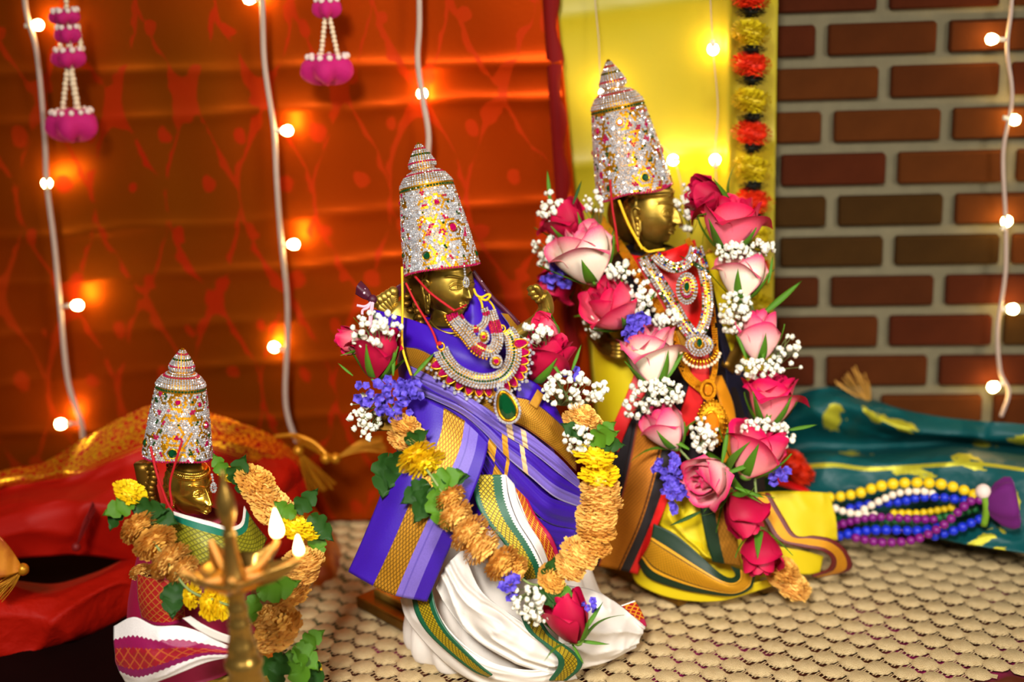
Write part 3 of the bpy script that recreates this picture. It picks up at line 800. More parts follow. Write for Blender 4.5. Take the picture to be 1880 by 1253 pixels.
stat_m = NT('statice_blue'); nz = stat_m.noise(260, 2); stat_m.set(Base_Color=stat_m.ramp(nz, [(.35, lin((52, 34, 150))), (.65, lin((104, 84, 214)))]), Roughness=.7); stat_m = stat_m.m
def breath(par, fr, px, py, z, w_, h_, n, base=None, r=5.2, deep=1.6):
    """a spray of baby's breath: stems and small ruffled blossoms"""
    s = fr.scale(px, py, z); bx, by = base or (px, py + h_ * .3); rt = fr(bx, by, z - 1.2); st = MB(); bl = MB(); n = int(n * 1.45)
    for k in range(n):
        a = rnd.uniform(0, 2 * PI); q = math.sqrt(rnd.random()); x, y = px + w_ / 2 * q * math.cos(a), py + h_ / 2 * q * math.sin(a)
        c = fr(x, y, z + deep * (1 - q * q) + rnd.uniform(-.5, .5)); rr = r * s * rnd.choice((.5, .75, .95, 1.0, 1.1, 1.2))
        if k % 2 == 0 or rr < r * s * .8: st.tube(crs([rt, rt.lerp(c, .6) + CR * rnd.uniform(-.003, .003), c], 5), .00035, 4, caps=False)
        g = []; sd = rnd.uniform(0, 50)
        for j in range(9):
            ph = PI * j / 8; row = []
            for i in range(12):
                al = 2 * PI * i / 12; d = Vector((math.sin(ph) * math.cos(al), math.sin(ph) * math.sin(al), math.cos(ph)))
                row.append(c + d * rr * (1 + .5 * noise.noise(d * 2.6 + Vector((sd, 0, 0))) + .25 * noise.noise(d * 6 + Vector((sd, 4, 0)))))
            g.append(row)
        bl.grid(g, closed=True)
    o = st.build('babys_breath', gstem, par); bl.build('blossoms', gyp, o, kind='stuff')
    return o
def statice(par, fr, px, py, z, w_, h_, n, r=9):
    q = MB(); s = fr.scale(px, py, z)
    for k in range(n):
        a = k * 2.4 + rnd.uniform(-.4, .4); f = math.sqrt((k + .5) / n); x, y = px + w_ / 2 * f * math.cos(a), py + h_ / 2 * f * math.sin(a)
        c = fr(x, y, z + 1.3 * (1 - f * f) + rnd.uniform(-.3, .3)); B = basis(CB + CR * rnd.uniform(-.9, .9) + CU * rnd.uniform(-.8, .9)); rr = r * s * rnd.uniform(.8, 1.25)
        g = []
        for j, (ra, zz) in enumerate(((.08, -.6), (.35, -.25), (.75, .05), (1.0, .12))):
            g.append([c + B @ Vector((ra * rr * math.cos(2 * PI * i / 15) * (1 + .16 * math.cos(i * 2 * PI / 3) * (j > 1)), ra * rr * math.sin(2 * PI * i / 15) * (1 + .16 * math.cos(i * 2 * PI / 3) * (j > 1)), rr * (zz + (.16 * math.sin(i * 2.6) if j > 1 else 0)))) for i in range(15)])
        q.grid(g, closed=True)
    return q.build('statice_cluster', stat_m, par, kind='stuff')
def loft(name, secs, mat, parent, fr, nu=56, nv=30, fold=0, fk=9, wr=0, thick=0, uvr=1.0, caps=True):
    """closed cloth body: sections (cx, cy, half width px, front cm, back cm, z cm)"""
    V = [Vector((a[0], a[1], a[2])) for a in secs]; U = [Vector((a[3], a[4], a[5] if len(a) > 5 else 0)) for a in secs]
    g = []; uv = []
    for j in range(nv):
        f = j / (nv - 1); a = cr1(V, f); b = cr1(U, f); c = fr(a.x, a.y, b.z); hw = a.z * fr.scale(a.x, a.y, b.z); row = []; ur = []
        for i in range(nu):
            t_ = 2 * PI * i / nu; k = 1 + fold * f * math.sin(fk * t_ + 2.2 * math.sin(3 * f) + 1.3 * noise.noise(Vector((t_, f * 2, 3))))
            dz = (b.x if math.cos(t_) > 0 else b.y) / 100
            p = c + fr.right * (hw * math.sin(t_) * k) + fr.fw * (dz * math.cos(t_) * k)
            if wr: p += (p - c).normalized() * wr * noise.noise(p * 22)
            p.z = max(p.z, .003)
            row.append(p); ur.append((i / nu * uvr, f))
        g.append(row); uv.append(ur)
    q = MB(); q.grid(g, uv, closed=True); n0 = len(q.v)
    if caps:
        q.f.append(tuple(range(nu))); q.f.append(tuple(n0 - nu + i for i in range(nu))[::-1])
    return q.build(name, mat, parent, thick=thick)
def cord(name, fr, pts_, r, mat, parent, n=6, k=10, label=None):
    q = MB(); q.tube(crs([fr(*p) for p in pts_], k * len(pts_)), r, n); return q.build(name, mat, parent, label=label)
def stones_along(mb_, path, r, step, nrm, jit=0):
    acc = 0; last = path[0]; stone(mb_, last, nrm, r)
    for a, b in zip(path, path[1:]):
        acc += (b - a).length
        if acc >= step: acc = 0; stone(mb_, b, nrm + CR * rnd.uniform(-.15, .15) + CU * rnd.uniform(-.15, .15), r, a0=rnd.random())
def offset_path(path, d):       # sideways in the picture plane
    o = []
    for i, p in enumerate(path):
        t_ = (path[min(i + 1, len(path) - 1)] - path[max(i - 1, 0)]).normalized(); o.append(p + t_.cross(CB).normalized() * d)
    return o
# ================================================================ the statue in purple silk
FP = Frame(915, 1178, 3)
SP = thing('statue', 'brass statue draped in purple silk over a white skirt, in the middle', 'statue', FP.base)
m_pur = M('purple_silk', (54, 8, 158), .48, var=.18, vs_=14, sheen=.05, spec=.3, bump=.12, bs=900)
m_lav = M('lavender_silk', (112, 92, 186), .6, var=.12, vs_=60, sheen=.4)
m_white = M('white_cotton', (218, 210, 200), .75, var=.04, vs_=40, bump=.15, bs=1200, sheen=.2)
PURP, LAV, ZAR = (54, 8, 158), (116, 96, 188), (206, 146, 34)
b_pal = band('purple_pallu_border', [(0, PURP), (.43, ZAR), (.685, LAV), (.745, (96, 78, 170)), (.76, LAV), (.86, PURP)], [(.43, .685)], su=11, sv=27, line=.36)
b_gold = band('gold_zari_band', [(0, (44, 14, 120)), (.04, ZAR), (.93, (160, 96, 24))], [(.04, .96)], su=9, sv=9, line=.40, dark=.45)
b_pleat = band('purple_pleat', [(0, LAV), (.16, (100, 82, 176)), (.18, LAV), (.34, PURP)], [], sheen=.5)
b_pleat2 = band('purple_pleat_plain', [(0, LAV), (.10, PURP)], [], sheen=.5)
GRN, YG = (6, 84, 52), (190, 164, 20)
b_green = band('green_zari_border', [(0, GRN), (.17, YG), (.60, GRN), (.86, (236, 228, 220))], [(.17, .60)], su=5.5, sv=7, line=.36, dark=.28, teeth=(20, .055), metal=.35)
b_greenr = band('green_zari_border_plain', [(0, GRN), (.25, YG), (.78, GRN)], [(.25, .78)], su=5.5, sv=6, line=.36, dark=.28, metal=.35)
b_red = band('red_zari_border', [(0, (236, 228, 220)), (.05, (170, 22, 16)), (.72, (176, 8, 70))], [(.05, .72)], su=4, sv=5, line=.36, lc=(226, 150, 30), metal=.2)
# ---- brass figure
hm = MB(); hc = FP(824, 524, .8); hs_ = 52 * FP.scale(822, 529, .8)
def facing(fr, yaw, pitch=0, roll=0):
    y = math.radians(yaw); X = fr.fw * math.cos(y) + fr.right * math.sin(y); Z = Vector((0, 0, 1)); Y = Z.cross(X)
    p = math.radians(pitch); X2 = X * math.cos(p) + Z * math.sin(p); Z2 = Z * math.cos(p) - X * math.sin(p)
    r = math.radians(roll); Y2 = Y * math.cos(r) + Z2 * math.sin(r); Z3 = Z2 * math.cos(r) - Y * math.sin(r)
    return X2, Y2, Z3
X, Y, Z = facing(FP, 38, 4, -3)
head_mesh(hm, hc, X, Y, Z, hs_); hm.build('head', brass, SP)
for sd in (-1, 1):
    q = MB(); ear(q, hc, X, Y, Z, hs_, sd); q.build('ear', brass, SP)
q = MB(); q.tube(crs([hc - Z * hs_ * .7, FP(815, 600, 0), FP(812, 640, 0)], 10), [hs_ * .55] * 5 + [hs_ * .75] * 5, 18); q.build('neck', brass, SP)
q = MB()
for k in range(5):
    q.tube(crs([FP(788, 588 + 6 * k, 1.2), FP(806, 606 + 7 * k, 2.2 + .2 * k), FP(834, 612 + 6 * k, 2.6 + .2 * k), FP(858, 596 + 5 * k, 2.0)], 16), .0011, 6)
q.build('carved_collar', brass, SP)
# hair coils behind the ear
q = MB(); q.ball(FP(800, 520, -1.6), .028, 20, 14, (1, .8, 1.1)); q.build('hair', brass_d, SP)
q = MB()
for k in range(7):
    q.ball(FP(752 + 7 * math.sin(k * 1.3), 505 + 13 * k, -.6), .0046, 10, 7, (1, 1, .7))
for k in range(5): q.ball(FP(764 + 3 * k, 560 + 11 * k, .2), .0036, 10, 7)
q.build('hair_coils', brass_d, SP)
# quiver of arrows behind the shoulder
qv = MB()
for k in range(5):
    a = FP(742 - 4 * k, 590 - 4.5 * k, -1); b = FP(708 + 8 * k - 18, 548 - 3.5 * k + (5 - k) * 1.5, -1)
    qv.tube(crs([a, a.lerp(b, .5), b], 8), [.004, .004, .0042, .0046, .005, .0052, .005, .003], 8, flat=.6)
    for j in range(7):
        c = a.lerp(b, .25 + j * .1) + CB * .0028; qv.tube([c - CR * .003 - CU * .001, c + CR * .003 + CU * .002], .0006, 5)
    qv.ball(b, .0048, 10, 7)
qv.build('quiver', brass, SP)
q = MB(); q.tube(crs([FP(724, 566, -1), FP(745, 583, -.6), FP(760, 590, -.4)], 8), [.013, .0145, .013, .012, .011, .0105, .010, .010], 14, flat=.5); q.build('quiver_cup', brass, SP)
# raised forearm and hand
arm = MB()
arm.tube(crs([FP(940, 622, 1), FP(966, 606, 1.2), FP(988, 590, 1.4), FP(1002, 570, 1.4), FP(1000, 552, 1.4), FP(992, 542, 1.5)], 22), [.0075] * 8 + [.0072] * 6 + [.007] * 5 + [.0072, .0075, .007], 14)
for k in range(3): arm.tube([FP(985 + a_, 594 - b_ - 4 * k, 1.4) for a_, b_ in ((-11, -2), (0, 4), (12, 14))], .0022, 6)
for k, (x0, y0, x1, y1, x2, y2, r) in enumerate(((990, 536, 978, 529, 968, 533, .0030), (993, 541, 980, 537, 970, 542, .0031), (996, 547, 985, 545, 976, 549, .0030), (999, 552, 990, 552, 983, 555, .0027))):
    arm.tube(crs([FP(1000, 556, 1.4), FP(x0, y0, 1.6), FP(x1, y1, 1.9), FP(x2, y2, 1.8)], 12), [r * 1.25] * 4 + [r] * 5 + [r * .9, r * .75, r * .4], 8)
arm.tube(crs([FP(998, 550, 1.6), FP(990, 534, 2.0), FP(984, 527, 2.1), FP(978, 529, 2.2)], 9), [.0036, .0035, .0033, .0032, .003, .003, .0028, .0024, .0012], 8)
ao = arm.build('raised_hand', brass, SP)
md = ao.modifiers.new('skin', 'REMESH'); md.mode = 'VOXEL'; md.voxel_size = .0007
md = ao.modifiers.new('soft', 'SMOOTH'); md.factor = .5; md.iterations = 3
# base plate
q = MB(); e1 = (T(868, 1236) - T(712, 1152)).normalized(); e2 = Vector((-e1.y, e1.x, 0)); c0 = T(868, 1236) - e1 * .085 + e2 * .075
rot = Matrix((e1, e2, Vector((0, 0, 1)))).transposed()
q.box(c0 + Vector((0, 0, .009)), .17, .15, .012, rot); q.build('base_plate', brass_d, SP, smooth=False, bevel=.002)
q = MB(); q.box(c0 + Vector((0, 0, .019)), .145, .125, .008, rot); q.build('plinth', brass, SP, smooth=False, bevel=.002)
# ---- cloth
loft('bodice', [(815, 590, 48, 2.2, 2.2, 0), (822, 620, 88, 3.4, 2.6, 0), (845, 680, 112, 4.6, 3.2, 0), (868, 740, 112, 5.2, 3.6, 0), (900, 820, 112, 5.6, 4, 0), (925, 920, 118, 6, 4.5, 0)], m_pur, SP, FP, wr=.0015)
loft('skirt', [(905, 850, 84, 4.6, 4, 0), (918, 930, 120, 5.6, 5, 0), (920, 1020, 150, 6.6, 6, 0), (925, 1100, 172, 7.2, 6, 0), (940, 1160, 190, 7.4, 6, 0), (950, 1200, 170, 6.6, 5.5, 0)], m_white, SP, FP, nu=120, nv=50, fold=.05, fk=17, wr=.004)
# shoulder wrap, sweeping from the left shoulder under the necklaces
sheet('shoulder_wrap', [[(681, 567, -.5), (735, 581, 1.8), (785, 598, 3.6), (845, 622, 5.0), (905, 640, 5.0), (950, 632, 3.4)],
                        [(688, 590, .2), (738, 612, 2.8), (790, 632, 4.8), (850, 655, 6.0), (910, 672, 5.8), (955, 660, 4.0)],
                        [(700, 622, .4), (742, 640, 3.0), (795, 662, 5.2), (850, 690, 6.2), (915, 705, 6.0), (965, 690, 4.0)]], m_pur, SP, FP, wr=.001, nu=50, nv=20)
sheet('back_wrap', [[(866, 500, .6), (885, 525, .4), (915, 565, .2), (950, 598, 0), (985, 640, -.6)],
                    [(858, 520, 1.0), (872, 556, 1.8), (895, 590, 2.0), (925, 622, 2.0), (965, 660, 1.0)],
                    [(846, 590, 1.4), (862, 605, 2.8), (885, 625, 3.2), (915, 650, 3.4), (945, 690, 2.8)]], m_pur, SP, FP, wr=.001)
sheet('gold_edge_panel', [[(918, 575, 1.6), (935, 600, 1.8), (950, 640, 1.8), (960, 690, 1.8)], [(938, 578, .9), (956, 604, .8), (972, 640, .6), (980, 690, .6)]], b_gold, SP, FP)
# maroon dotted ribbon behind the neck, knotted at the left
t = NT('dotted_maroon_silk'); vo = t.n('ShaderNodeTexVoronoi'); vo.inputs['Scale'].default_value = 160; tc = t.n('ShaderNodeTexCoord'); t.l(tc.outputs['Object'], vo.inputs['Vector'])
t.set(Base_Color=t.mix(t.math('LESS_THAN', vo.outputs['Distance'], .16), lin((70, 6, 36)), lin((210, 190, 200))), Roughness=.55); m_dot = t.m
sheet('dotted_ribbon', [[(700, 545, -1.4), (722, 530, -1.2), (745, 516, -1.2), (775, 505, -1.2)], [(706, 560, -1.6), (728, 548, -1.4), (748, 536, -1.4), (778, 525, -1.4)]], m_dot, SP, FP)
sheet('ribbon_tail', [[(662, 516, -.2), (675, 530, .2), (683, 545, .2)], [(655, 525, .4), (668, 538, .6), (682, 549, .5)], [(653, 540, 0), (666, 548, .4), (681, 553, .3)]], m_dot, SP, FP, wr=.002, wf=60)
cord('dotted_ribbon_edge', FP, [(868, 498, .8), (884, 520, .9), (905, 548, .9), (926, 568, .9), (940, 582, 1.0), (952, 596, .9), (975, 625, .2)], .0021, m_dot, SP, 7)
q = MB(); q.ball(FP(684, 550, .4), .0042, 10, 8); q.build('ribbon_knot', m_dot, SP)
for k, pth in enumerate((((683, 553, .6), (676, 560, .8), (668, 563, .8), (655, 561, .8)), ((682, 553, .6), (675, 565, .9), (666, 570, .9), (665, 578, 1)), ((684, 553, .6), (680, 575, 1.2), (678, 600, 1.6)), ((685, 553, .6), (682, 580, 1.2), (679, 605, 1.6)))):
    cord('ribbon_cord', FP, pth, .0013, M('pale_cord', (214, 170, 186), .7), SP, 6)
# gold band across the chest and lavender plies
sheet('chest_band', [[(742, 636, 3.6), (770, 640, 4.8), (800, 656, 6.0), (835, 680, 6.6), (880, 705, 6.8), (930, 725, 6.8), (975, 735, 6.2), (1020, 770, 5.2), (1048, 800, 4.4)],
                     [(748, 655, 4.0), (775, 664, 5.2), (805, 680, 6.4), (840, 702, 7.0), (885, 728, 7.2), (930, 752, 7.2), (975, 765, 6.8), (1025, 805, 5.8), (1056, 838, 4.8)],
                     [(752, 672, 4.0), (778, 684, 5.2), (808, 700, 6.4), (842, 722, 7.0), (885, 748, 7.2), (925, 772, 7.2), (962, 785, 6.9), (1020, 828, 6.0), (1058, 866, 5.0)]], b_gold, SP, FP, nu=60, nv=16)
sheet('hip_drape', [[(948, 690, 5.4), (985, 705, 5.2), (1018, 745, 4.6), (1040, 790, 4.2)], [(948, 742, 6.2), (980, 750, 6.0), (1015, 775, 5.4), (1042, 800, 4.6)]], m_pur, SP, FP, wr=.0008)
sheet('gold_square', [[(970, 742, 6.5), (980, 725, 6.2), (986, 714, 6.0)], [(986, 752, 6.5), (994, 736, 6.2), (999, 726, 6.0)]], b_gold, SP, FP, nu=10, nv=6)
pl = [  # upper edge, lower edge of each ply from the topmost down
    ([(752, 672, 4.2), (790, 690, 5.8), (840, 716, 7.4), (890, 748, 7.9), (925, 772, 7.9), (970, 795, 7.6), (1025, 840, 6.6), (1062, 878, 5.4)], [(757, 692, 4.6), (795, 712, 6.2), (845, 735, 7.8), (890, 765, 8.3), (930, 792, 8.2), (975, 820, 7.8), (1028, 862, 6.8), (1068, 892, 5.6)], 0),
    ([(756, 690, 4.2), (795, 710, 5.8), (845, 732, 7.2), (890, 762, 7.7), (925, 790, 7.6), (965, 818, 7.2), (1015, 862, 6.2), (1066, 890, 5.2)], [(762, 712, 4.6), (800, 727, 6.0), (850, 752, 7.4), (892, 788, 7.9), (930, 830, 7.8), (975, 868, 7.4), (1020, 905, 6.4), (1070, 925, 5.2)], 0),
    ([(764, 712, 3.8), (805, 728, 5.2), (850, 752, 6.6), (888, 788, 7.0), (922, 828, 7.0), (965, 875, 6.6), (1012, 915, 5.8), (1068, 925, 4.8)], [(770, 730, 4.0), (808, 744, 5.4), (850, 770, 6.8), (885, 808, 7.2), (918, 855, 7.2), (958, 905, 6.8), (1005, 950, 6.0), (1062, 965, 4.8)], 1),
    ([(770, 728, 3.4), (808, 742, 4.8), (848, 768, 6.0), (880, 806, 6.4), (912, 850, 6.4), (950, 905, 6.0), (995, 955, 5.4), (1058, 968, 4.4)], [(774, 742, 3.4), (810, 756, 4.8), (846, 784, 6.0), (876, 825, 6.4), (906, 875, 6.4), (942, 935, 6.0), (985, 990, 5.6), (1050, 1005, 4.4)], 1),
    ([(775, 742, 2.8), (810, 756, 4.2), (845, 782, 5.4), (872, 822, 5.8), (902, 872, 5.8), (936, 932, 5.4), (975, 990, 5.2), (1045, 1005, 4.2)], [(778, 752, 2.6), (810, 764, 4.0), (842, 795, 5.2), (866, 838, 5.6), (896, 890, 5.6), (928, 948, 5.2), (972, 1006, 5.2), (1040, 1028, 4.4)], 1)]
lavm = band('lavender_ply', [(0, LAV), (.42, (92, 74, 168)), (.46, LAV), (.93, (176, 164, 220))], [], ubars=[(.58, .62, 0, 1, (222, 190, 140)), (.67, .70, 0, 1, (222, 190, 140))])
lavp = band('purple_ply_lavender_edge', [(0, PURP), (.55, LAV), (.93, (176, 164, 220))], [], ubars=[(.55, .59, 0, 1, ZAR), (.67, .70, 0, 1, (222, 190, 140))], sheen=.3)
purg = band('purple_ply_gold_bar', [(0, PURP)], [], ubars=[(.47, .53, 0, 1, ZAR), (.60, .62, 0, 1, ZAR)], sheen=.3)
purg2 = band('purple_ply_small_bar', [(0, PURP)], [], ubars=[(.56, .62, 0, 1, ZAR)], sheen=.3)
mats = [lavm, lavp, purg, purg2, m_pur]
for k, (up, lo, kind_) in enumerate(pl):
    lo = [(x, y + 9, z - .5) for x, y, z in lo]
    md_ = [((a[0] + b[0]) / 2, (a[1] + b[1]) / 2, (a[2] + b[2]) / 2 + .2) for a, b in zip(up, lo)]
    sheet('pleat', [up, md_, lo], mats[k], SP, FP, nu=70, nv=18, wr=.0008, wf=26, seed=k, un=True, ridge=(.0016, 2.4))
sheet('pleat_backing', [[(775, 735, 2.6), (850, 760, 4.6), (930, 800, 5.4), (1010, 850, 4.8), (1068, 890, 3.8)], [(800, 770, 2.6), (850, 830, 4.4), (905, 920, 5.0), (985, 985, 4.6), (1058, 1000, 3.6)]], m_pur, SP, FP, wr=.001)
# folded pallu hanging at the left
sheet('pallu', [[(752, 722, 4.4), (742, 790, 6.0), (712, 880, 7.6), (672, 980, 8.4), (641, 1050, 8.4)],
                [(800, 742, 5.8), (792, 800, 7.4), (748, 900, 9.2), (705, 1000, 9.8), (672, 1068, 9.6)],
                [(850, 772, 6.6), (838, 830, 8.2), (795, 925, 9.8), (752, 1020, 10.2), (722, 1092, 10.0)],
                [(898, 800, 6.6), (885, 860, 8.2), (845, 960, 9.6), (808, 1045, 9.6), (783, 1104, 9.2)]], b_pal, SP, FP, nu=50, nv=40, wr=.0012, wf=20, thick=.003)
sheet('pallu_lining', [[(755, 735, 3.6), (745, 800, 4.8), (716, 890, 6.4), (676, 985, 7.4), (646, 1052, 7.4)],
                       [(890, 815, 5.4), (880, 870, 6.6), (842, 965, 8.0), (806, 1050, 8.2), (779, 1105, 8.0)]], m_pur, SP, FP, nu=40, nv=14, wr=.0015)
# white folds and woven borders
sheet('white_fold', [[(800, 1080, 7.6), (830, 1130, 8.8), (880, 1180, 9.6), (940, 1215, 10), (1000, 1236, 9.6), (1030, 1240, 9)],
                     [(818, 1040, 8.2), (850, 1105, 9.8), (905, 1150, 10.6), (960, 1185, 10.8), (1008, 1205, 10.4), (1030, 1212, 9.6)],
                     [(850, 1010, 8.4), (880, 1080, 9.6), (925, 1120, 10), (970, 1150, 10.2), (1005, 1180, 9.8), (1022, 1195, 9.2)]], m_white, SP, FP, nu=70, nv=44, wr=.002, wf=24, seed=2, ridge=(.005, 2.6), crease=.004, cf=22)
sheet('white_hem', [[(735, 1100, 4.4), (748, 1140, 5.6), (790, 1190, 7.0), (840, 1235, 7.8), (900, 1262, 8.6), (985, 1266, 8.6), (1060, 1246, 7.6)],
                    [(765, 1092, 6.0), (782, 1140, 7.4), (820, 1185, 8.6), (870, 1225, 9.4), (920, 1244, 9.8), (990, 1246, 9.6), (1050, 1230, 8.6)],
                    [(790, 1075, 6.8), (805, 1125, 8.2), (835, 1168, 9.0), (880, 1205, 9.8), (930, 1226, 10.2), (990, 1232, 10), (1035, 1215, 9)]], m_white, SP, FP, nu=60, nv=30, wr=.003, wf=20, seed=3, ridge=(.003, 1.6))
sheet('white_tail', [[(1040, 1075, 6.4), (1090, 1085, 6.6), (1140, 1115, 5.6), (1184, 1150, 4.0)],
                     [(1030, 1130, 8.4), (1085, 1140, 8.6), (1135, 1155, 7.2), (1180, 1160, 4.6)],
                     [(1025, 1190, 8.8), (1080, 1200, 8.6), (1130, 1195, 7.0), (1172, 1180, 4.6)],
                     [(1030, 1238, 7.6), (1075, 1226, 7.4), (1125, 1210, 6.0), (1165, 1190, 4.0)]], m_white, SP, FP, nu=60, nv=50, wr=.002, wf=22, seed=5, ridge=(.005, 3.2), crease=.004, cf=22)
sheet('red_tail_tip', [[(1140, 1112, 4.6), (1165, 1103, 3.6)], [(1160, 1130, 4.4), (1178, 1125, 3.6)], [(1182, 1154, 3.8), (1187, 1150, 3.4)]], b_red, SP, FP, nu=14, nv=12)
sheet('green_border', [[(868, 872, 7.4), (872, 915, 7.8), (890, 955, 8.6), (925, 998, 9.2), (950, 1040, 9.4), (960, 1065, 9.2)],
                       [(928, 872, 7.2), (934, 915, 7.8), (950, 958, 8.6), (975, 998, 9.0), (994, 1035, 9.2), (1000, 1060, 9.0)]], b_green, SP, FP, nu=50, nv=16, wr=.001)
sheet('white_strip', [[(928, 872, 6.9), (936, 915, 7.5), (952, 958, 8.3), (977, 998, 8.7), (996, 1035, 8.8), (1000, 1062, 8.7)],
                       [(944, 890, 6.6), (952, 925, 7.2), (972, 965, 7.8), (994, 1000, 8.2), (1008, 1040, 8.2), (1010, 1064, 8.2)]], m_white, SP, FP, nu=40, nv=8)
sheet('red_border', [[(938, 880, 6.4), (952, 920, 7.0), (968, 960, 7.6), (992, 1000, 8.2), (1004, 1045, 8.2)],
                     [(962, 905, 6.0), (985, 950, 6.8), (1012, 985, 7.4), (1026, 1020, 7.6), (1032, 1050, 7.6)]], b_red, SP, FP, nu=40, nv=12, wr=.001)
sheet('green_border_left', [[(756, 1096, 6.6), (764, 1128, 7.8), (785, 1162, 8.8), (825, 1200, 9.6), (868, 1232, 10.2), (896, 1244, 10.4)],
                            [(791, 1076, 7.8), (801, 1120, 9.0), (822, 1160, 10), (855, 1196, 10.6), (884, 1224, 11), (904, 1240, 11)]], b_greenr, SP, FP, nu=50, nv=14)
sheet('green_border_right', [[(952, 1120, 10.6), (968, 1158, 10.8), (1000, 1186, 11), (1022, 1206, 11), (1024, 1226, 10.6), (1008, 1250, 10)],
                             [(992, 1138, 10.4), (1015, 1170, 10.6), (1048, 1192, 10.4), (1068, 1212, 10), (1064, 1230, 9.8), (1040, 1250, 9.4)]], b_greenr, SP, FP, nu=50, nv=14)
# forehead drop of rhinestones
q = MB(); n_ = (X + FP.fw * .6).normalized()
for y_ in range(494, 512, 5): stone(q, FP(853 + (y_ - 496) * .1, y_, 3.6), n_, .0011)
for k in range(14):
    a = 2 * PI * k / 14; stone(q, FP(856 + 5 * math.cos(a), 519 + 8.5 * math.sin(a), 3.6), n_, .0009)
for k in range(5): stone(q, FP(856, 514 + 3 * k, 3.65), n_, .001)
q.build('forehead_drop', stone_w, SP, smooth=False, kind='stuff')
# ---- crown
cr_p, cpt, cL = crown('crown', 'rhinestone crown on the purple-draped statue in the middle', FP, (812, 497), (783, 343), (763, 263), 70, 48.5, 1.3, -.3, -1.0,
      [(.30, .78, 5, 'r'), (.62, .46, 7.5, 'r'), (-.28, .19, 7, 'e'), (1.35, .12, 6, 'e'), (-1.25, .25, 5, 'e'), (1.5, .8, 4, 'r'), (-1.4, .86, 4, 'r'), (2.6, .5, 6, 'e'), (-2.5, .5, 6, 'r')], seam=-.62, seed=4, flaps=2)
cord('tie_string', FP, [(738, 490, 2.6), (739, 560, 3.4), (738, 620, 4.6), (741, 648, 5.2), (755, 690, 6.0)], .0011, thread_y, cr_p)
cord('tie_string', FP, [(745, 520, 3), (765, 560, 4.0), (792, 605, 5.6), (803, 633, 6.6)], .0010, thread_r, cr_p)
cord('tie_string', FP, [(762, 508, 3), (790, 538, 4.8), (822, 562, 5.8), (835, 571, 6.2)], .0011, thread_r, cr_p)
cord('tie_string', FP, [(833, 571, 6.2), (845, 566, 5.4), (856, 560, 4.6)], .0008, thread_r, cr_p)
# ---- long necklace with ruby drops and an emerald pendant
nk = thing('necklace', 'crescent necklace of ruby drops with a large emerald pendant', 'necklace', FP(900, 700, 8))
NB = (CB + FP.fw * .4).normalized()
main = crs([FP(x, y, z) for x, y, z in ((811, 643, 6.8), (818, 658, 7.4), (836, 680, 8.2), (862, 694, 8.8), (888, 699, 9.0), (914, 694, 8.9), (933, 678, 8.4), (942, 652, 7.6), (938, 622, 6.8), (928, 608, 6.4))], 150)
px1 = FP.scale(880, 690, 8)
q = MB(); gr = [[p + CB * -.0015 for p in offset_path(main, d * px1)] for d in (-13, -4, 6, 15)]; q.grid(gr); q.build('gold_backing', goldm, nk, thick=.0016)
Wn, En = MB(), MB()
for d in (-11, -6.2, 5.0, 10, 14): stones_along(Wn, offset_path(main, d * px1), 2.5 * px1, 4.6 * px1, NB)
stones_along(Wn, offset_path(main, -1.5 * px1), 2.2 * px1, 4.4 * px1, NB); stones_along(En, offset_path(main, 1.8 * px1)[6:-8], 2.6 * px1, 4.3 * px1, NB)
Wn.build('rhinestones', stone_w, nk, smooth=False, kind='stuff'); En.build('emerald_stones', emer, nk, smooth=False, kind='stuff')
q = MB()
for c in ((809, 636, 6.8), (921, 604, 6.4)):
    cc_ = FP(*c); q.tube([cc_ + (CR * math.cos(a * PI / 8) + CU * math.sin(a * PI / 8)) * .003 for a in range(17)], .0008, 6, caps=False)
q.build('end_rings', goldm, nk)
ctr = (884, 640)
for (x, y) in ((637, 218), (675, 260), (717, 298), (768, 328), (822, 355), (877, 364), (930, 366), (1025, 340), (1065, 315), (1098, 278), (1115, 238), (1120, 193), (1125, 147), (1115, 97)):
    x, y = 600 + x / 3.133, 600 + y / 3.133
    dx, dy = x - ctr[0], y - ctr[1]; l_ = math.hypot(dx, dy); dx /= l_; dy /= l_
    zz = 8.4 - abs(x - 885) * .016
    ax_ = CR * dx - CU * dy
    gem('ruby_drop', nk, ruby, FP(x, y, zz), NB, 12 * px1, 9.2 * px1, ax_, .38, .5)
    for s_ in (-1, 1):
        qq = MB(); c = FP(x + dx * 14 - dy * 5 * s_, y + dy * 14 + dx * 5 * s_, zz); stone(qq, c, NB, 3.4 * px1, .8, 8); qq.build('clear_drop', stone_w, nk, smooth=False)
    qq = MB(); c = FP(x + dx * 20, y + dy * 20, zz - .1); stone(qq, c, NB, 4.2 * px1, .8, 8); qq.build('clear_drop', stone_w, nk, smooth=False)
gem('emerald_pendant', nk, emer, FP(930, 746, 9.6), NB, 25 * px1, 18.5 * px1, CR * -.33 + CU * 1, .45, .42, k=22)
q = MB()
for k in range(30):
    a = 2 * PI * k / 30; ax_ = (CR * -.33 + CU).normalized(); ay_ = CB.cross(ax_).normalized(); f = 1 - .45 * .45 * (math.cos(a) + 1)
    stone(q, FP(930, 746, 9.4) + ax_ * (31.5 * px1 * math.cos(a)) + ay_ * (25.5 * px1 * math.sin(a) * max(f, .3)), NB, 3.6 * px1, .8, 8)
for k in range(7): stone(q, FP(914 + 4.5 * (k % 3), 706 + 4 * (k // 3), 9.2), NB, 2.6 * px1)
q.build('pendant_stones', stone_w, nk, smooth=False, kind='stuff')
q = MB(); q.ball(FP(930, 746, 9.2), 30 * px1, 20, 10, (.86, .8, .16), basis(NB, CU)); q.build('pendant_back', goldm, nk)
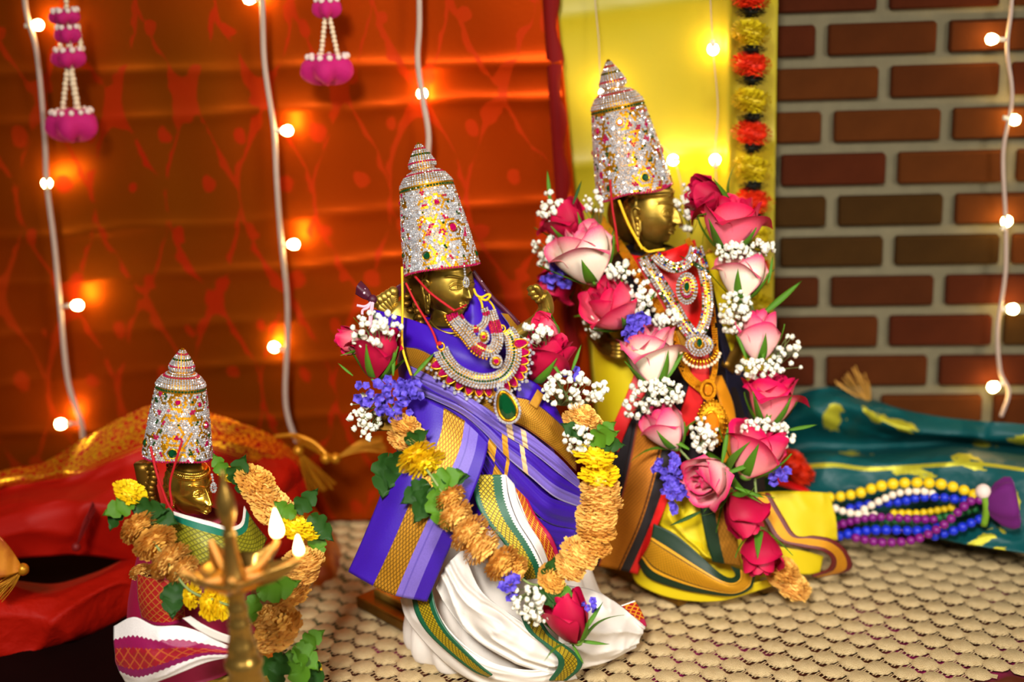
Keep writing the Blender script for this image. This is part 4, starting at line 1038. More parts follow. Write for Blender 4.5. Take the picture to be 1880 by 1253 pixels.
cord('tie_string', FP, [(803, 633, 6.8), (807, 630, 6.8), (809, 634, 6.9)], .0016, thread_r, nk)
cord('tie_string', FP, [(922, 604, 6.5), (915, 588, 6.0), (905, 562, 4.6), (893, 548, 3.6)], .0009, thread_y, nk)
# ---- short double necklace
nk2 = thing('necklace', 'short double necklace with ruby rosette, worn close under the chin', 'necklace', FP(880, 620, 7))
W2, R2, G2 = MB(), MB(), MB()
inner = crs([FP(x, y, z) for x, y, z in ((842, 579, 5.6), (850, 592, 6.4), (862, 602, 7.0), (876, 604, 7.2), (888, 596, 6.8), (893, 580, 6.0), (889, 566, 5.2))], 90)
outer = crs([FP(x, y, z) for x, y, z in ((829, 574, 5.4), (833, 585, 6.0), (846, 600, 7.0), (862, 618, 7.8), (876, 636, 8.4), (893, 645, 8.6), (908, 640, 8.3), (913, 622, 7.6), (908, 598, 6.6), (900, 572, 5.4))], 120)
for path, ds in ((inner, (-5, 0, 5)), (outer, (-9, -4.5, 0, 5, 9.5))):
    q = MB(); q.grid([[p - CB * .0013 for p in offset_path(path, d * px1)] for d in (ds[0] - 2, 0, ds[-1] + 2)]); q.build('gold_backing', goldm, nk2, thick=.0014)
    for d in ds:
        op = offset_path(path, d * px1); acc = 0
        for k, (a, b) in enumerate(zip(op, op[1:])):
            acc += (b - a).length
            if acc > 4.3 * px1:
                acc = 0; red_ = math.sin(k / len(op) * PI * 5 + .6) > .72
                stone(R2 if red_ else W2, b, NB, 2.4 * px1, a0=rnd.random())
for d in (14,):
    stones_along(G2, offset_path(outer, d * px1)[:70], 2.6 * px1, 5 * px1, NB)
W2.build('rhinestones', stone_w, nk2, smooth=False, kind='stuff'); R2.build('ruby_stones', ruby, nk2, smooth=False, kind='stuff'); G2.build('gold_beads', goldm, nk2, kind='stuff')
for (x, y, z, rx, ry, rr) in ((888, 619, 7.9, 14, 11, 3.6), (911, 664, 9.0, 13, 12, 5)):
    q = MB(); q.ball(FP(x, y, z - .2), rx * px1, 18, 10, (1, ry / rx, .2), basis(NB, CU)); q.build('rosette_back', goldm, nk2)
    q = MB()
    for k in range(16):
        a = 2 * PI * k / 16; stone(q, FP(x + ry * .85 * math.sin(a), y + rx * .85 * math.cos(a), z + .05), NB, 2.3 * px1)
    q.build('rosette_stones', stone_w, nk2, smooth=False, kind='stuff')
    gem('ruby_centre', nk2, ruby, FP(x, y, z + .15), NB, rr * px1, rr * px1, None, 0, .5)
cord('tie_string', FP, [(886, 566, 5.4), (884, 556, 5.0), (878, 545, 4.2)], .0010, thread_y, nk2)
cord('tie_bow', FP, [(870, 531, 3.9), (875, 542, 4.4), (884, 546, 4.6), (895, 541, 4.2), (900, 543, 4.2), (893, 551, 4.6), (882, 549, 4.8)], .0011, thread_y, nk2)
# ---- garland over the purple statue
gp = thing('flower_garland', 'garland of dried chrysanthemums and red roses hung on the purple-draped statue', 'garland', FP(900, 1050, 10))
cord('garland_thread', FP, [(700, 700, 4), (745, 800, 8), (775, 850, 9.5), (820, 915, 11), (870, 985, 11.5), (925, 1035, 12), (985, 1075, 12), (1050, 1040, 11), (1090, 985, 9), (1103, 900, 7.6), (1090, 830, 6.4), (1060, 760, 5), (1010, 680, 3.5)], .0012, gstem, gp)
for (x, y, z, s, a) in ((745, 782, 7.4, 62, 60), (738, 808, 7.2, 62, 60), (760, 800, 7.8, 56, 50), (826, 914, 10.6, 66, -50), (836, 946, 11.0, 74, -48), (862, 978, 11.6, 84, -44), (884, 1004, 12.0, 84, -42), (922, 1034, 12.4, 78, -40), (946, 1046, 12.2, 62, -30),
                       (1012, 1062, 12.2, 62, 40), (1046, 1040, 11.8, 68, 50), (1064, 1016, 11.4, 78, 60), (1090, 1002, 10.6, 70, 75), (1094, 974, 10.2, 78, 82), (1096, 948, 9.8, 80, 85), (1103, 922, 9.4, 82, 88), (1102, 896, 9.0, 76, 90),
                       (1070, 762, 6.6, 62, 60), (1088, 775, 6.4, 50, 50), (1052, 772, 6.2, 46, 60)):
    mum(gp, FP, x, y, z, s, a, 'dry', tilt=rnd.uniform(8, 35), flat=.78)
for (x, y, z, s, a) in ((764, 838, 9.4, 74, -50), (782, 852, 9.6, 70, -50), (1092, 836, 8.0, 72, 85), (1100, 872, 8.6, 70, 90)):
    mum(gp, FP, x, y, z, s, a, 'yellow', tilt=28, flat=.6)
for (x, y, z, s, a, mm) in ((735, 835, 8.0, 70, -105, 1), (712, 840, 7.6, 80, -95, 1), (748, 808, 8.8, 46, 20, 1), (800, 885, 10.2, 60, 20, 0), (788, 900, 10.0, 70, -110, 1), (800, 905, 10.6, 78, -70, 0), (815, 880, 10.2, 50, 10, 1), (780, 890, 9.8, 60, -140, 1),
                          (1085, 806, 7.6, 60, 12, 0), (1105, 812, 7.6, 46, -10, 1), (1070, 800, 7.2, 50, 150, 1), (1100, 798, 7.6, 42, 40, 0), (1000, 1060, 12.4, 44, 60, 1), (995, 1075, 12.6, 50, -60, 1), (1020, 1080, 12, 40, -20, 0)):
    leaf(gp, FP, x, y, z, s, a, mm, tilt=rnd.uniform(5, 35), roll=rnd.uniform(-30, 30))
rose(gp, FP, 695, 650, 5.2, 104, 84, 'crimson', 1, tilt=8, spin=20, sep=(0, 1))
rose(gp, FP, 648, 626, 4.0, 66, 170, 'pink', 0, tilt=0, nout=3)
rose(gp, FP, 1003, 660, 4.6, 108, 62, 'crimson', 1, tilt=12, spin=60, sep=(0, 1))
rose(gp, FP, 1002, 604, 3.2, 60, 150, 'rosy', 2, tilt=20, spin=10, nout=4)
rose(gp, FP, 1046, 1136, 12.8, 104, 110, 'crimson', 0, tilt=6, spin=0, sep=(1, 2, 0))
for (x, y, z, w_, h_, n, b) in ((692, 610, 6.0, 96, 78, 34, (700, 660)), (668, 768, 4.6, 60, 90, 30, (705, 740)), (1042, 716, 6.2, 92, 70, 46, (1030, 745)), (980, 612, 5.6, 78, 30, 20, (1000, 650)), (1060, 806, 7.6, 50, 50, 22, (1080, 810)), (968, 1100, 13, 66, 60, 26, (985, 1080)), (985, 1134, 13, 50, 24, 10, (990, 1100)), (1100, 720, 5.6, 34, 40, 12, (1070, 745))):
    breath(gp, FP, x, y, z, w_, h_, n, b)
statice(gp, FP, 703, 724, 6.6, 106, 66, 22); statice(gp, FP, 752, 716, 7.0, 46, 50, 9); statice(gp, FP, 724, 752, 6.8, 60, 40, 9); statice(gp, FP, 1054, 688, 5.4, 32, 24, 5, 7); statice(gp, FP, 937, 1078, 13, 34, 46, 8); statice(gp, FP, 1085, 1112, 12.4, 30, 26, 5, 6)
for (x, y, s, a, mm) in ((722, 690, 52, 88, 0), (648, 690, 36, 140, 0), (760, 690, 58, 48, 0), (1030, 690, 52, 125, 0), (1050, 680, 50, 70, 0), (1062, 1176, 56, -8, 0), (1050, 1182, 44, -60, 0), (1066, 1165, 70, 55, 0), (1000, 1085, 40, -50, 1)):
    blade(gp, FP, x, y, 6.6 if y < 800 else 13, s, a, mm)
q = MB(); q.box(FP(706, 770, 3.0), .022, .02, .014, basis(CU)); q.box(FP(706, 784, 3.0), .026, .024, .006, basis(CU)); q.build('arm_bracelet', brass_d, SP, smooth=False, bevel=.001)
# ================================================================ the tall statue in yellow and red
FT = Frame(1262, 1040, 3)
ST = thing('statue', 'tall brass statue draped in yellow and red silk under rose garlands', 'statue', FT.base)
m_yel = M('yellow_cotton', (204, 180, 2), .6, var=.08, vs_=20, bump=.12, bs=900, sheen=.2)
m_red = M('red_silk', (206, 8, 8), .5, var=.12, vs_=20, sheen=.3); m_blk = M('black_silk', (22, 12, 18), .55, var=.2, vs_=40); m_nav = M('navy_silk', (14, 14, 40), .5, var=.2, vs_=30)
ORG = (214, 128, 22)
b_kan = band('orange_zari_black_red', [(0, (24, 12, 16)), (.06, (150, 60, 10)), (.09, ORG), (.50, (70, 30, 6)), (.53, ORG), (.56, (22, 12, 18)), (.79, (212, 8, 8))], [(.09, .56)], su=9, sv=22, line=.36, dark=.55)
b_sw = band('green_gold_swirl', [(0, (10, 40, 16)), (.15, (226, 160, 24)), (.20, (40, 28, 4)), (.225, (230, 164, 26)), (.60, (40, 28, 4)), (.625, (226, 160, 24)), (.68, (8, 44, 20))], [(.225, .60)], su=8, sv=14, line=.38, dark=.6)
b_mar = band('maroon_gold_edge', [(0, (96, 12, 14)), (.24, (232, 158, 26)), (.74, (96, 12, 14))], [(.24, .74)], su=8, sv=10, line=.40, dark=.7)
b_vert = band('green_brown_stripe', [(0, (8, 44, 20)), (.42, (190, 128, 34))], [(.42, 1)], su=4, sv=8, line=.4, dark=.7)
hm = MB(); hc = FT(1196, 391, 1.0); hs_ = 51 * FT.scale(1194, 398, 1.0); X, Y, Z = facing(FT, 62, 2, -3)
head_mesh(hm, hc, X, Y, Z, hs_); hm.build('head', brass, ST)
for sd in (-1, 1):
    q = MB(); ear(q, hc, X, Y, Z, hs_, sd); q.build('ear', brass, ST)
q = MB(); q.tube(crs([hc - Z * hs_ * .6, FT(1188, 470, 0), FT(1192, 510, 0)], 10), [hs_ * .5] * 5 + [hs_ * .7] * 5, 18); q.build('neck', brass, ST)
q = MB(); q.ball(FT(1168, 392, -1.4), .028, 20, 14, (1, .8, 1.1)); q.build('hair', brass_d, ST)
q = MB()
for k in range(9): q.ball(FT(1136 + 5 * math.sin(k * 1.4), 375 + 9 * k, -.8), .0044, 10, 7)
q.build('hair_coils', brass_d, ST)
# arms under the garlands
q = MB(); q.tube(crs([FT(1120, 500, 0), FT(1080, 560, 1), FT(1110, 630, 2.5), FT(1150, 640, 3.6)], 20), .0095, 12); q.build('arm', brass_d, ST)
q = MB(); q.tube(crs([FT(1290, 470, 0), FT(1340, 520, 0), FT(1355, 620, 1), FT(1330, 680, 3)], 20), .0095, 12); q.build('arm', brass_d, ST)
q = MB()
for k in range(4): q.tube(crs([FT(1122, 630 + 7 * k, 3.2), FT(1134, 634 + 7 * k, 4.2), FT(1150, 632 + 7 * k, 3.8)], 8), .0028, 7)
q.build('arm_bracelet', brass, ST)
loft('bodice', [(1188, 455, 46, 2, 2, 0), (1205, 490, 92, 3, 2.6, 0), (1228, 560, 104, 4, 3, 0), (1258, 660, 104, 4.6, 3.4, 0), (1282, 760, 100, 5, 4, 0), (1296, 860, 104, 5.4, 4.4, 0), (1296, 930, 110, 5.6, 4.6, 0)], m_blk, ST, FT, wr=.001)
loft('skirt', [(1292, 850, 92, 5, 4.4, 0), (1288, 930, 112, 6, 5, 0), (1278, 1000, 128, 6.6, 5.4, 0), (1276, 1050, 138, 6.6, 5.4, 0), (1280, 1082, 120, 5.6, 5, 0)], m_yel, ST, FT, nu=110, nv=40, fold=.05, fk=15, wr=.004)
q = MB(); e1 = (T(1200, 1100) - T(1108, 1052)).normalized(); e2 = Vector((-e1.y, e1.x, 0)); c0 = T(1200, 1098) - e1 * .06 + e2 * .075; rot = Matrix((e1, e2, Vector((0, 0, 1)))).transposed()
q.box(c0 + Vector((0, 0, .009)), .19, .15, .012, rot); q.build('base_plate', brass_d, ST, smooth=False, bevel=.002)
q = MB(); q.box(c0 + Vector((0, 0, .019)), .165, .125, .008, rot); q.build('plinth', brass, ST, smooth=False, bevel=.002)
sheet('red_scarf', [[(1140, 462, 2.0), (1170, 470, 3.2), (1200, 468, 3.8), (1240, 455, 3.6), (1275, 440, 1.6)], [(1150, 492, 3.2), (1185, 515, 4.6), (1222, 560, 5.2), (1265, 560, 4.8), (1290, 500, 2.6)], [(1170, 520, 3.6), (1205, 570, 5.0), (1250, 640, 5.6), (1282, 650, 5.2), (1305, 560, 3.0)]], m_red, ST, FT, wr=.001)
sheet('gold_chest_band', [[(1195, 560, 5.2), (1225, 605, 5.8), (1250, 645, 6.0), (1270, 690, 6.0)], [(1235, 590, 5.6), (1258, 620, 6.0), (1280, 655, 6.0), (1295, 695, 5.8)]], b_gold, ST, FT)
sheet('red_front_strip', [[(1262, 640, 6), (1268, 690, 6.4), (1255, 740, 6.6), (1235, 795, 6.8)], [(1300, 640, 5.6), (1302, 690, 6.2), (1288, 745, 6.6), (1262, 800, 6.8)]], m_red, ST, FT, wr=.001)
sheet('red_diagonal', [[(1170, 672, 4.8), (1150, 725, 5.6), (1130, 770, 6.0), (1110, 815, 6.2)], [(1196, 700, 5.4), (1172, 745, 6.0), (1150, 790, 6.4), (1135, 830, 6.4)]], m_red, ST, FT)
sheet('black_drape', [[(1178, 715, 5.2), (1155, 765, 5.8), (1135, 815, 6.2), (1108, 880, 6.4)], [(1235, 740, 6.0), (1215, 790, 6.4), (1195, 840, 6.6), (1150, 900, 6.8)]], m_blk, ST, FT, wr=.001)
sheet('navy_drape', [[(1300, 560, 3.0), (1325, 640, 3.4), (1335, 720, 3.8), (1330, 800, 4.6)], [(1325, 560, 1.6), (1352, 640, 1.8), (1372, 720, 2.0), (1375, 800, 2.4)]], m_nav, ST, FT, wr=.001)
sheet('yellow_strap', [[(1288, 470, 1.6), (1308, 520, 2.4), (1325, 590, 2.6), (1348, 660, 2.6)], [(1318, 462, .6), (1335, 520, 1.2), (1352, 590, 1.4), (1366, 672, 1.6)]], m_yel, ST, FT, wr=.001)
sheet('yellow_sash', [[(1300, 690, 5.4), (1322, 740, 6.0), (1330, 790, 6.4), (1325, 850, 6.6)], [(1325, 690, 4.6), (1345, 740, 5.0), (1352, 790, 5.4), (1350, 850, 5.8)]], M('orange_silk', (222, 140, 12), .5, sheen=.3), ST, FT)
sheet('yellow_back_drape', [[(1092, 592, -1.5), (1088, 660, -1.5), (1096, 740, -1), (1100, 830, 0)], [(1120, 588, .8), (1118, 660, .8), (1124, 740, .8), (1120, 830, 1.5)], [(1172, 590, 1.5), (1172, 660, 1.5), (1162, 740, 2), (1150, 830, 3)]], m_yel, ST, FT, wr=.003)
sheet('silk_border_panel', [[(1163, 775, 6.2), (1150, 850, 7.2), (1130, 930, 8.0), (1094, 1040, 8.6)], [(1215, 800, 7.4), (1196, 880, 8.4), (1172, 960, 9.0), (1134, 1046, 9.2)], [(1250, 830, 7.2), (1232, 900, 8.0), (1205, 970, 8.6), (1170, 1054, 8.8)]], b_kan, ST, FT, nu=50, nv=40, wr=.0015, wf=16, thick=.002)
sheet('yellow_front_fold', [[(1208, 925, 7.4), (1205, 955, 7.6), (1240, 985, 7.8), (1285, 1020, 8.0), (1320, 1035, 8.0)], [(1240, 900, 8.4), (1246, 950, 8.8), (1262, 990, 8.8), (1290, 1018, 8.8), (1322, 1030, 8.6)], [(1290, 900, 8.2), (1292, 950, 8.6), (1296, 990, 8.6), (1302, 1015, 8.4), (1325, 1026, 8.4)]], m_yel, ST, FT, nu=50, nv=36, ridge=(.004, 2.2), wr=.0015, crease=.003, cf=24)
sheet('green_stripe', [[(1280, 895, 9.0), (1288, 950, 9.4), (1298, 1000, 9.4), (1308, 1032, 9.2)], [(1345, 895, 8.4), (1350, 950, 8.8), (1355, 1000, 8.8), (1362, 1040, 8.6)]], b_vert, ST, FT, nu=40, nv=14)
sheet('border_swirl', [[(1172, 1034, 9.0), (1192, 1062, 9.8), (1250, 1082, 10.6), (1310, 1092, 11), (1350, 1094, 10.8), (1378, 1082, 10), (1386, 1060, 9)],
                       [(1192, 1000, 9.8), (1222, 1022, 10.6), (1272, 1050, 11.4), (1318, 1072, 11.6), (1346, 1078, 11.2), (1364, 1068, 10.2), (1368, 1050, 9.2)],
                       [(1200, 962, 9.6), (1240, 982, 10.4), (1285, 1020, 11.0), (1320, 1052, 11), (1340, 1062, 10.6), (1350, 1056, 9.8), (1342, 1040, 9)]], b_sw, ST, FT, nu=60, nv=30)
sheet('yellow_hem', [[(1158, 1048, 7.4), (1175, 1075, 8.6), (1240, 1100, 9.8), (1320, 1104, 10), (1400, 1082, 8.6), (1420, 1075, 7.6)], [(1180, 1042, 8.4), (1205, 1066, 9.4), (1260, 1084, 10.2), (1325, 1088, 10.2), (1395, 1068, 9), (1415, 1062, 8)]], m_yel, ST, FT, nu=50, nv=10, wr=.002)
sheet('yellow_side_fold', [[(1380, 905, 5), (1440, 902, 4.4), (1500, 904, 3.4), (1522, 906, 2.8)], [(1400, 950, 6), (1455, 950, 5.6), (1505, 950, 4.2), (1533, 950, 3.2)], [(1420, 1000, 6.6), (1470, 995, 6.2), (1510, 992, 5), (1538, 992, 3.8)]], m_yel, ST, FT, wr=.002, crease=.003, cf=20)
sheet('maroon_edge', [[(1376, 908, 7.0), (1402, 955, 7.8), (1428, 992, 8.4), (1470, 1005, 8.2), (1508, 1012, 7.8), (1526, 1026, 7.2), (1520, 1046, 6.6), (1490, 1058, 6.2)],
                      [(1412, 905, 6.4), (1438, 950, 7.2), (1462, 984, 7.8), (1495, 984, 7.4), (1530, 992, 6.8), (1556, 1016, 6.0), (1560, 1046, 5.4), (1505, 1060, 5.6)]], b_mar, ST, FT, nu=60, nv=14, thick=.002)
sheet('yellow_floor_fold', [[(1390, 965, 6.4), (1420, 1000, 7), (1470, 1010, 6.8), (1512, 1022, 6)], [(1400, 1030, 7.6), (1440, 1050, 7.4), (1480, 1055, 6.4), (1505, 1052, 5.6)]], m_yel, ST, FT, wr=.002)
# crown
cr_t, cpt, cL = crown('crown', 'tallest rhinestone crown, worn by the rose-garlanded statue before the yellow backdrop', FT, (1166, 355), (1134, 197), (1119, 109), 71, 48, 1.1, .3, 0,
      [(.05, .83, 6, 'r'), (-.85, .78, 5.5, 'r'), (.42, .17, 7, 'e'), (-.62, .13, 6, 'e'), (1.5, .42, 6, 'r'), (-1.5, .55, 5, 'r'), (2.6, .4, 6, 'e'), (-2.6, .4, 6, 'e')], seam=-.12, seed=11, flaps=4)
cord('tie_string', FT, [(1120, 330, 4.6), (1124, 380, 4.2), (1131, 425, 4.2), (1135, 462, 3.8)], .0011, thread_r, cr_t)
cord('tie_string', FT, [(1136, 368, 4), (1152, 408, 4.4), (1168, 438, 5.0), (1180, 458, 5.4)], .0014, thread_y, cr_t)
# jewelled necklaces
NB = (CB + FT.fw * .4).normalized(); px1 = FT.scale(1250, 560, 6)
def jewel_strip(par, path, ds, rr=2.6, seed=1):
    rg = random.Random(seed); A = {k: MB() for k in 'wrebg'}
    q = MB(); q.grid([[p - CB * .0013 for p in offset_path(path, d * px1 * (1 + .12 * math.sin(0)))] for d in (ds[0] - 2.6, 0, ds[-1] + 2.6)]); q.build('gold_backing', goldm, par, thick=.0016)
    for d in ds:
        op = offset_path(path, d * px1); acc = 0
        for a, b in zip(op, op[1:]):
            acc += (b - a).length
            if acc > 4.5 * px1:
                acc = 0; k = rg.choice('wwwwwwwwwrebg'); stone(A[k], b, NB + CR * rg.uniform(-.2, .2) + CU * rg.uniform(-.2, .2), rr * px1, a0=rg.random())
    for k, nm, mt in (('w', 'rhinestones', stone_w), ('r', 'ruby_stones', ruby), ('e', 'emerald_stones', emer), ('b', 'blue_stones', bluegem), ('g', 'gold_beads', goldm)):
        if A[k].v: A[k].build(nm, mt, par, smooth=False, kind='stuff')
def P_(*pts, n=120): return crs([FT(*p) for p in pts], n)
n1 = thing('necklace', 'long rhinestone panel necklace with pearl-fringed pendant on the tall statue', 'necklace', FT(1260, 580, 7))
jewel_strip(n1, P_((1180, 470, 4.6), (1192, 492, 5.4), (1208, 515, 6.0), (1230, 550, 6.8), (1252, 590, 7.2), (1276, 622, 7.4), n=160), (-10, -5, 0, 5, 10), seed=2)
jewel_strip(n1, P_((1276, 622, 7.4), (1291, 600, 7.0), (1299, 565, 6.4), (1297, 525, 5.8), (1290, 490, 5.0), (1280, 455, 4.0), n=140), (-8, -3, 3, 8), seed=3)
q = MB(); q.ball(FT(1284, 634, 7.6), 26 * px1, 20, 10, (.8, 1, .2), basis(NB, CU)); q.build('pendant_back', goldm, n1)
q = MB()
for ra, nn in ((24, 26), (18, 20), (12, 14)):
    for k in range(nn):
        a = 2 * PI * k / nn; stone(q, FT(1284 + ra * math.cos(a), 634 + ra * .8 * math.sin(a), 8.0), NB, 2.5 * px1, a0=k)
q.build('pendant_stones', stone_w, n1, smooth=False, kind='stuff')
gem('emerald_centre', n1, emer, FT(1284, 630, 8.3), NB, 8 * px1, 5 * px1, CU, 0, .5)
for k in range(15):
    a = PI * (.05 + .9 * k / 14); x, y = 1286 + 36 * math.cos(a), 642 + 30 * math.sin(a)
    q = MB(); q.tube([FT(1286 + 25 * math.cos(a), 640 + 20 * math.sin(a), 7.8), FT(x, y, 7.9)], 2.2 * px1, 6); bo = q.build('gold_fringe', goldm, n1)
    q = MB(); q.ball(FT(x, y + 3, 8.0), 3.4 * px1, 10, 8); q.build('pearl', pearl, n1)
n2_ = thing('necklace', 'rhinestone choker with an emerald rosette pendant on the tall statue', 'necklace', FT(1250, 500, 6))
jewel_strip(n2_, P_((1200, 466, 5.4), (1216, 482, 6.2), (1236, 492, 6.8), (1256, 488, 6.6), (1270, 474, 6.0), (1276, 456, 5.0)), (-8, -3, 2, 7), seed=5)
q = MB(); q.ball(FT(1261, 530, 7.2), 30 * px1, 20, 10, (1, .66, .2), basis(NB, CU)); q.build('rosette_back', goldm, n2_)
q, q2 = MB(), MB()
for ra, nn, mb_ in ((28, 26, q), (23, 22, q), (16, 16, q2), (11, 12, q)):
    for k in range(nn):
        a = 2 * PI * k / nn; stone(mb_, FT(1261 + ra * .66 * math.cos(a), 530 + ra * math.sin(a), 7.7), NB, 2.3 * px1, a0=k)
q.build('rosette_stones', stone_w, n2_, smooth=False, kind='stuff'); q2.build('ruby_stones', ruby, n2_, smooth=False, kind='stuff')
gem('emerald_centre', n2_, emer, FT(1261, 527, 8.0), NB, 8 * px1, 4.6 * px1, CU, 0, .5)
cord('tie_string', FT, [(1180, 455, 5.4), (1190, 462, 5.8), (1205, 460, 5.6), (1220, 458, 5.2)], .0013, thread_y, n2_)
# gold bead chain with medallion
n3 = thing('gold_chain', 'long gold bead chain ending in an oval medallion on the tall statue', 'necklace', FT(1300, 740, 7))
ch = MB()
def chain(pts_, w_, n):
    path = P_(*pts_, n=n)
    for d in range(-w_, w_ + 1):
        for k, p in enumerate(offset_path(path, d * 3.6 * px1)):
            if rnd.random() < .93: ch.ball(p + CB * rnd.uniform(-.0006, .0006), 2.1 * px1, 6, 4)
chain([(1090, 385, .5), (1118, 425, 2.2), (1150, 470, 4.0), (1180, 520, 5.2), (1208, 565, 6.0), (1232, 610, 6.6), (1246, 650, 6.8), (1262, 690, 7.0), (1290, 715, 7.2)], 2, 120)
chain([(1262, 440, 2.4), (1285, 480, 3.2), (1302, 530, 4.2), (1310, 590, 5.2), (1314, 650, 6.2), (1310, 690, 6.8), (1300, 715, 7.2)], 1, 90)
ch.build('gold_beads', goldm, n3, kind='stuff')
for (x, y, z, a, b) in ((1300, 716, 7.6, 14, 18), (1307, 778, 8.2, 28, 44)):
    q = MB(); q.ball(FT(x, y, z - .3), b * px1, 24, 12, (1, a / b, .16), basis(NB, CU)); md_o = q.build('medallion', goldb, n3)
    q = MB()
    for f in (1.0, .82, .5):
        for k in range(int(30 * f)):
            an = 2 * PI * k / int(30 * f); q.ball(FT(x + a * f * math.cos(an), y + b * f * math.sin(an), z + .1), 2.4 * px1, 6, 4)
    q.build('medallion_beads', goldm, n3, kind='stuff')
    gem('amber_centre', n3, amber_g, FT(x, y, z + .3), NB, b * .45 * px1, a * .45 * px1, CU, 0, .4)
# rose garland
gt = thing('flower_garland', 'garland of pink, cream and crimson roses with baby\'s breath on the tall statue', 'garland', FT(1300, 900, 8))
cord('garland_thread', FT, [(1040, 430, 2.5), (1085, 480, 4), (1120, 560, 6), (1195, 660, 8), (1225, 790, 9), (1300, 880, 10), (1370, 940, 10.5), (1400, 1020, 10.5), (1385, 850, 9), (1410, 740, 7), (1395, 620, 5), (1365, 510, 4), (1340, 420, 3), (1300, 365, 2)], .0012, gstem, gt)
for a in ((1043, 412, 3.6, 92, 118, 'crimson', 1, 10, 0, (0, 1), 1.05), (1076, 468, 6.2, 118, 108, 'cream', 1, 16, 30, (0, 1), 1.15), (1030, 515, 2.4, 80, 215, 'crimson', 1, 0, 0, (2, 1), 1), (1124, 562, 7.2, 104, 128, 'rosy', 0, 34, 40, (0, 0, 2), 1.2),
          (1197, 655, 8.6, 120, 96, 'cream', 2, 10, 70, (0, 1), .98), (1224, 786, 9.6, 94, 118, 'blush', 0, 14, 15, (0, 2), 1.0), (1300, 364, 3.0, 88, 160, 'crimson', 1, 10, 0, (1, 2), 1.05), (1342, 412, 4.6, 108, 82, 'rosy', 1, 14, 80, (0, 1), 1.25),
          (1366, 508, 5.0, 96, 84, 'cream', 1, 8, 20, (0, 1), 1.1), (1392, 618, 5.8, 100, 92, 'blush', 0, 8, 50, (0, 0, 1), 1.0), (1416, 735, 7.4, 108, 82, 'pink', 2, 10, 75, (0, 1), 1.0), (1390, 828, 9.4, 116, 66, 'pink', 1, 12, 30, (0, 1), 1.1),
          (1304, 876, 11, 96, 196, 'blush', 1, 42, 0, (2, 1), 1.1), (1362, 942, 11, 92, 300, 'crimson', 0, 10, 20, (2, 1), 1.1), (1396, 1014, 11, 88, 268, 'crimson', 0, 16, 60, (0, 1), 1.1)):
    rose(gt, FT, a[0], a[1], a[2], a[3], a[4], a[5], a[6], a[7], a[8], a[9], a[10])
for (x, y, z, w_, h_, n, b) in ((1010, 382, 3.4, 60, 60, 24, (1040, 430)), (1002, 452, 3.2, 50, 80, 28, (1030, 480)), (1090, 372, 2.4, 40, 50, 12, (1100, 420)), (1140, 500, 6.4, 70, 40, 30, (1120, 520)), (1180, 545, 6.6, 50, 80, 34, (1160, 580)), (1224, 588, 7.0, 50, 40, 22, (1210, 610)), (1205, 722, 10, 100, 56, 56, (1210, 700)), (1168, 748, 9, 50, 40, 14, (1190, 740)), (1292, 796, 10, 50, 70, 34, (1280, 830)),
                                (1345, 462, 5.6, 80, 36, 30, (1350, 440)), (1400, 452, 5.2, 50, 36, 18, (1370, 450)), (1350, 565, 6, 60, 70, 32, (1370, 550)), (1392, 678, 7.4, 90, 40, 36, (1400, 660)), (1448, 650, 5.8, 60, 80, 16, (1420, 680)), (1405, 785, 9, 90, 36, 30, (1400, 790)), (1440, 800, 8.4, 34, 50, 14, (1420, 790)), (1090, 600, 6, 36, 40, 12, (1110, 600)), (1260, 380, 1.6, 40, 90, 20, (1270, 430)), (1345, 590, 5.6, 40, 50, 14, (1370, 600))):
    breath(gt, FT, x, y, z, w_, h_, n, b, r=4.8)
statice(gt, FT, 1022, 508, 4.4, 50, 50, 10); statice(gt, FT, 1172, 592, 8.4, 36, 44, 7); statice(gt, FT, 1158, 612, 8.4, 24, 30, 5); statice(gt, FT, 1228, 860, 10.6, 60, 44, 11); statice(gt, FT, 1238, 902, 10.8, 44, 76, 14); statice(gt, FT, 1425, 868, 8.4, 50, 40, 8)
for (x, y, z, s, a, mm) in ((1010, 372, 4, 60, 95, 0), (1052, 375, 4, 46, 70, 1), (1092, 522, 7.4, 60, 120, 0), (1140, 520, 7, 46, 70, 0), (1180, 570, 7.6, 44, 55, 0), (1398, 578, 6, 96, 40, 0), (1410, 520, 6, 50, 80, 0), (1300, 500, 5, 60, 150, 1), (1445, 790, 8.6, 56, 10, 0), (1265, 825, 10.4, 66, 150, 0), (1330, 870, 11.4, 70, 20, 0), (1325, 850, 11.4, 70, 80, 0), (1285, 940, 10.8, 60, 205, 1), (1350, 895, 11.6, 60, -20, 0), (1200, 705, 9.4, 70, 110, 0), (1215, 705, 9.6, 74, 55, 0), (1370, 660, 7.4, 50, 110, 0), (1400, 660, 7.4, 80, 88, 0), (1395, 790, 9.4, 70, 60, 0)):
    blade(gt, FT, x, y, z, s, a, mm)
for (x, y, z, s) in ((1438, 1046, 9.4, 68), (1456, 1076, 9.4, 74), (1428, 1062, 9.2, 50)): mum(gt, FT, x, y, z, s, 60, 'dry', 20)
